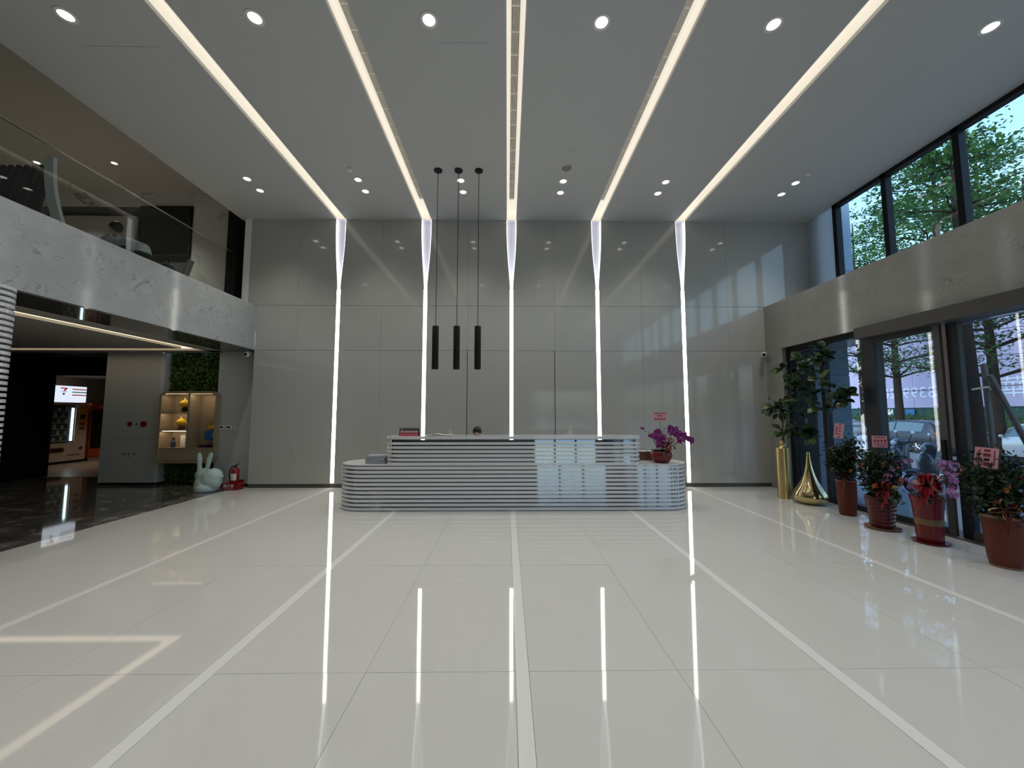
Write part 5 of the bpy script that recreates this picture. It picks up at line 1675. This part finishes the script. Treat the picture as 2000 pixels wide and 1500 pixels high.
s_ = thing('tree_stake', 'grey wooden stakes propping the nearest street tree', 'stake', (9.9, tn.location.y, GS))
MB().tube([(0.27, -0.02, 0), (0.24, -0.02, 2.75)], 0.05, 8).build('upright_pole', M['stake'], s_)
MB().tube([(1.35, -0.12, 0.0), (0.16, -0.16, 2.5)], 0.05, 8).build('slanted_pole', M['stake'], s_)
MB().tube([(-0.17, -0.10, 2.2), (0.05, -0.20, 2.25), (0.30, -0.04, 2.2)], 0.02, 6).build('rope', M['cream_r'], s_)


def car(label, x, y, paint):
    t = thing('car', label, 'car', (x, y, GR), group='parked cars')
    st = [(-2.08, .70, .45, .80, .84, .60), (-2.02, .80, .30, .95, 1.04, .60), (-1.85, .84, .25, .98, 1.28, .58), (-1.5, .86, .22, .97, 1.46, .60), (-0.9, .86, .22, .95, 1.52, .62), (-0.2, .86, .22, .93, 1.53, .62), (.4, .86, .22, .92, 1.45, .60), (.8, .86, .22, .92, 1.25, .62), (1.15, .86, .22, .93, 1.0, .68), (1.5, .85, .22, .86, .92, .66), (1.9, .80, .24, .74, .80, .60), (2.08, .68, .32, .60, .65, .50)]
    b = MB()
    for (yy, w, zb, zt, zr, wr) in st:
        b.v += [(-w * 0.94, yy, zb), (-w, yy, (zb + zt) / 2), (-w * 0.97, yy, zt), (-wr, yy, zr), (0, yy, zr + 0.015), (wr, yy, zr), (w * 0.97, yy, zt), (w, yy, (zb + zt) / 2), (w * 0.94, yy, zb)]
    n = 9
    for i in range(len(st) - 1):
        for k in range(n):
            k2 = (k + 1) % n
            b.f.append((i * n + k, i * n + k2, (i + 1) * n + k2, (i + 1) * n + k))
    b.f += [tuple(range(n)), tuple(range((len(st) - 1) * n, len(st) * n))]
    b.build('body', paint, t, 38)
    cab = [s2 for s2 in st if -1.9 < s2[0] < 1.2]
    for sx in (-1, 1):
        for (i0, i1, nm) in ((1, 3, 'side_window'), (3, 5, 'side_window'), (5, 6, 'side_window')):
            w_ = MB()
            for i in range(i0, i1 + 1):
                yy, w, zb, zt, zr, wr = cab[min(i, len(cab) - 1)]
                yy += 0.04 if i == i0 else (-0.04 if i == i1 else 0)
                for f_ in (0.10, 0.86):
                    w_.v.append((sx * ((w * 0.97) * (1 - f_) + wr * f_ + 0.008), yy, zt * (1 - f_) + zr * f_))
            for i in range(i1 - i0):
                w_.f.append((2 * i, 2 * i + 2, 2 * i + 3, 2 * i + 1))
            w_.build(nm, M['carglass'], t, 30)
        MB().ell((0.70 * sx, -2.0, 0.92), (0.10, 0.07, 0.10), 10, 8).build('tail_light', M['tail'], t, True)
        MB().ell((0.62 * sx, 1.98, 0.66), (0.13, 0.10, 0.07), 10, 8).build('head_light', M['headl'], t, True)
        MB().ell((0.92 * sx, 0.75, 0.98), (0.10, 0.05, 0.07), 10, 8).build('wing_mirror', paint, t, True)
        for wy in (-1.28, 1.30):
            o = MB().cyl((0.66 * sx, wy, 0.31), (0.875 * sx, wy, 0.31), 0.31, n=28).build('tyre', M['tyre'], t, 30)
            MB().cyl((0.86 * sx, wy, 0.31), (0.880 * sx, wy, 0.31), 0.20, n=24).build('rim', M['backing'], o, 30)
            for k in range(5):
                a = 2 * math.pi * k / 5
                MB().cyl((0.884 * sx, wy, 0.31), (0.884 * sx, wy + 0.19 * math.cos(a), 0.31 + 0.19 * math.sin(a)), 0.035, 0.028, 6).build('spoke', M['rim'], o)
    w_ = MB()
    for (yy, z, wx) in ((0.46, 1.40, 0.54), (1.10, 1.01, 0.62)):
        w_.v += [(-wx, yy + 0.03, z + 0.03), (wx, yy + 0.03, z + 0.03)]
    w_.f.append((0, 1, 3, 2))
    w_.build('windscreen', M['carglass'], t)
    w_ = MB()
    for (yy, z, wx) in ((-1.60, 1.42, 0.50), (-2.0, 1.08, 0.54)):
        w_.v += [(-wx, yy - 0.02, z + 0.03), (wx, yy - 0.02, z + 0.03)]
    w_.f.append((0, 1, 3, 2))
    w_.build('rear_window', M['carglass'], t)
    return t


car('dark blue grey hatchback parked across the street', 20.0, at_x(1856, 20.0) + 2.0, M['carblue'])
car('silver car whose bonnet shows at the right edge of the door pane', 20.2, at_x(1856, 20.0) - 3.0, M['carsilver'])
car('silver car parked beyond the dark hatchback', 20.2, at_x(1856, 20.0) + 7.0, M['carsilver'])


def scooter(label, x, y, rz, paint):
    t = thing('scooter', label, 'scooter', (x, y, GS), rz, group='parked scooters')
    for wx in (-0.62, 0.66):
        b = MB()
        ring = []
        for i in range(20):
            a = 2 * math.pi * i / 20
            ring.append((wx + 0.20 * math.cos(a), 0, 0.245 + 0.20 * math.sin(a)))
        b.tube(ring + [ring[0]], 0.045, 8, caps=False)
        o = b.build('tyre', M['tyre'], t, True)
        MB().cyl((wx, -0.03, 0.245), (wx, 0.03, 0.245), 0.15, n=18).build('wheel_disc', M['rim'], o, 30)
    b = MB()
    b.ell((-0.45, 0, 0.58), (0.42, 0.17, 0.16), 18, 12)
    b.ell((-0.80, 0, 0.66), (0.16, 0.11, 0.09), 14, 10)
    b.ell((-0.25, 0, 0.42), (0.22, 0.15, 0.18), 14, 10)
    b.build('rear_body', paint, t, True)
    MB().prism([(-0.25, 0.28), (0.42, 0.28), (0.45, 0.36), (-0.2, 0.36)], 'y', -0.16, 0.16).build('floor_board', M['black'], t, bevel=0.02)
    b = MB()
    b.tube([(0.40, 0, 0.32), (0.47, 0, 0.62), (0.38, 0, 0.95)], [0.17, 0.20, 0.12], 14)
    b.ell((0.50, 0, 0.66), (0.16, 0.19, 0.26), 16, 12)
    b.build('front_shield', paint, t, 60)
    MB().ell((0.66, 0, 0.46), (0.20, 0.08, 0.07), 14, 8).build('front_mudguard', paint, t, True)
    MB().ell((0.42, 0, 1.0), (0.14, 0.16, 0.10), 14, 10).build('handlebar_cowl', paint, t, True)
    MB().ell((0.54, 0, 0.98), (0.05, 0.10, 0.06), 12, 8).build('head_light', M['headl'], t, True)
    MB().tube([(0.30, -0.36, 1.02), (0.36, 0, 1.0), (0.30, 0.36, 1.02)], 0.018, 8).build('handlebar', M['black'], t, True)
    MB().tube([(-0.85, 0, 0.76), (-0.45, 0, 0.78), (-0.10, 0, 0.74)], [0.09, 0.14, 0.10], 12).build('seat', M['black'], t, True)
    for s in (-1, 1):
        MB().tube([(0.36, 0.22 * s, 1.0), (0.33, 0.28 * s, 1.18), (0.33, 0.32 * s, 1.22)], 0.008, 6).build('mirror_stem', M['black'], t)
        MB().ell((0.33, 0.34 * s, 1.24), (0.015, 0.07, 0.045), 12, 8).build('mirror', M['rail'], t, True)
    MB().cyl((-0.62, 0.0, 0.245), (-0.25, 0.0, 0.36), 0.05, n=10).build('engine_arm', M['metal_dark'], t)
    MB().cyl((-0.2, 0.06, 0.36), (-0.1, 0.20, 0.0), 0.014, n=8).build('stand', M['metal_dark'], t)
    MB().cyl((0.55, 0.0, 0.60), (0.66, 0.0, 0.245), 0.03, n=10).build('fork', M['metal_dark'], t)
    return t


scooter('slate grey scooter parked behind the orchid pots outside the glass', 10.1, at_x(1795, 10.1), R(160), M['scooter_d'])
scooter('white scooter parked outside beside the stone pier', 10.4, at_x(1690, 10.4), R(215), M['scooter_w'])
scooter('dark scooter parked outside nearest the sliding door post', 9.2, at_x(1858, 9.2) - 0.1, R(150), M['scooter_d'])

# light is gathered from these broad or faint emitters by bounce sampling only (less grain)
for k_ in ('cove', 'covetop', 'lens', 'ledcool', 'vendlight', 'vendtube', 'lit_red', 'lit_green'):
    M[k_].cycles.emission_sampling = 'NONE'
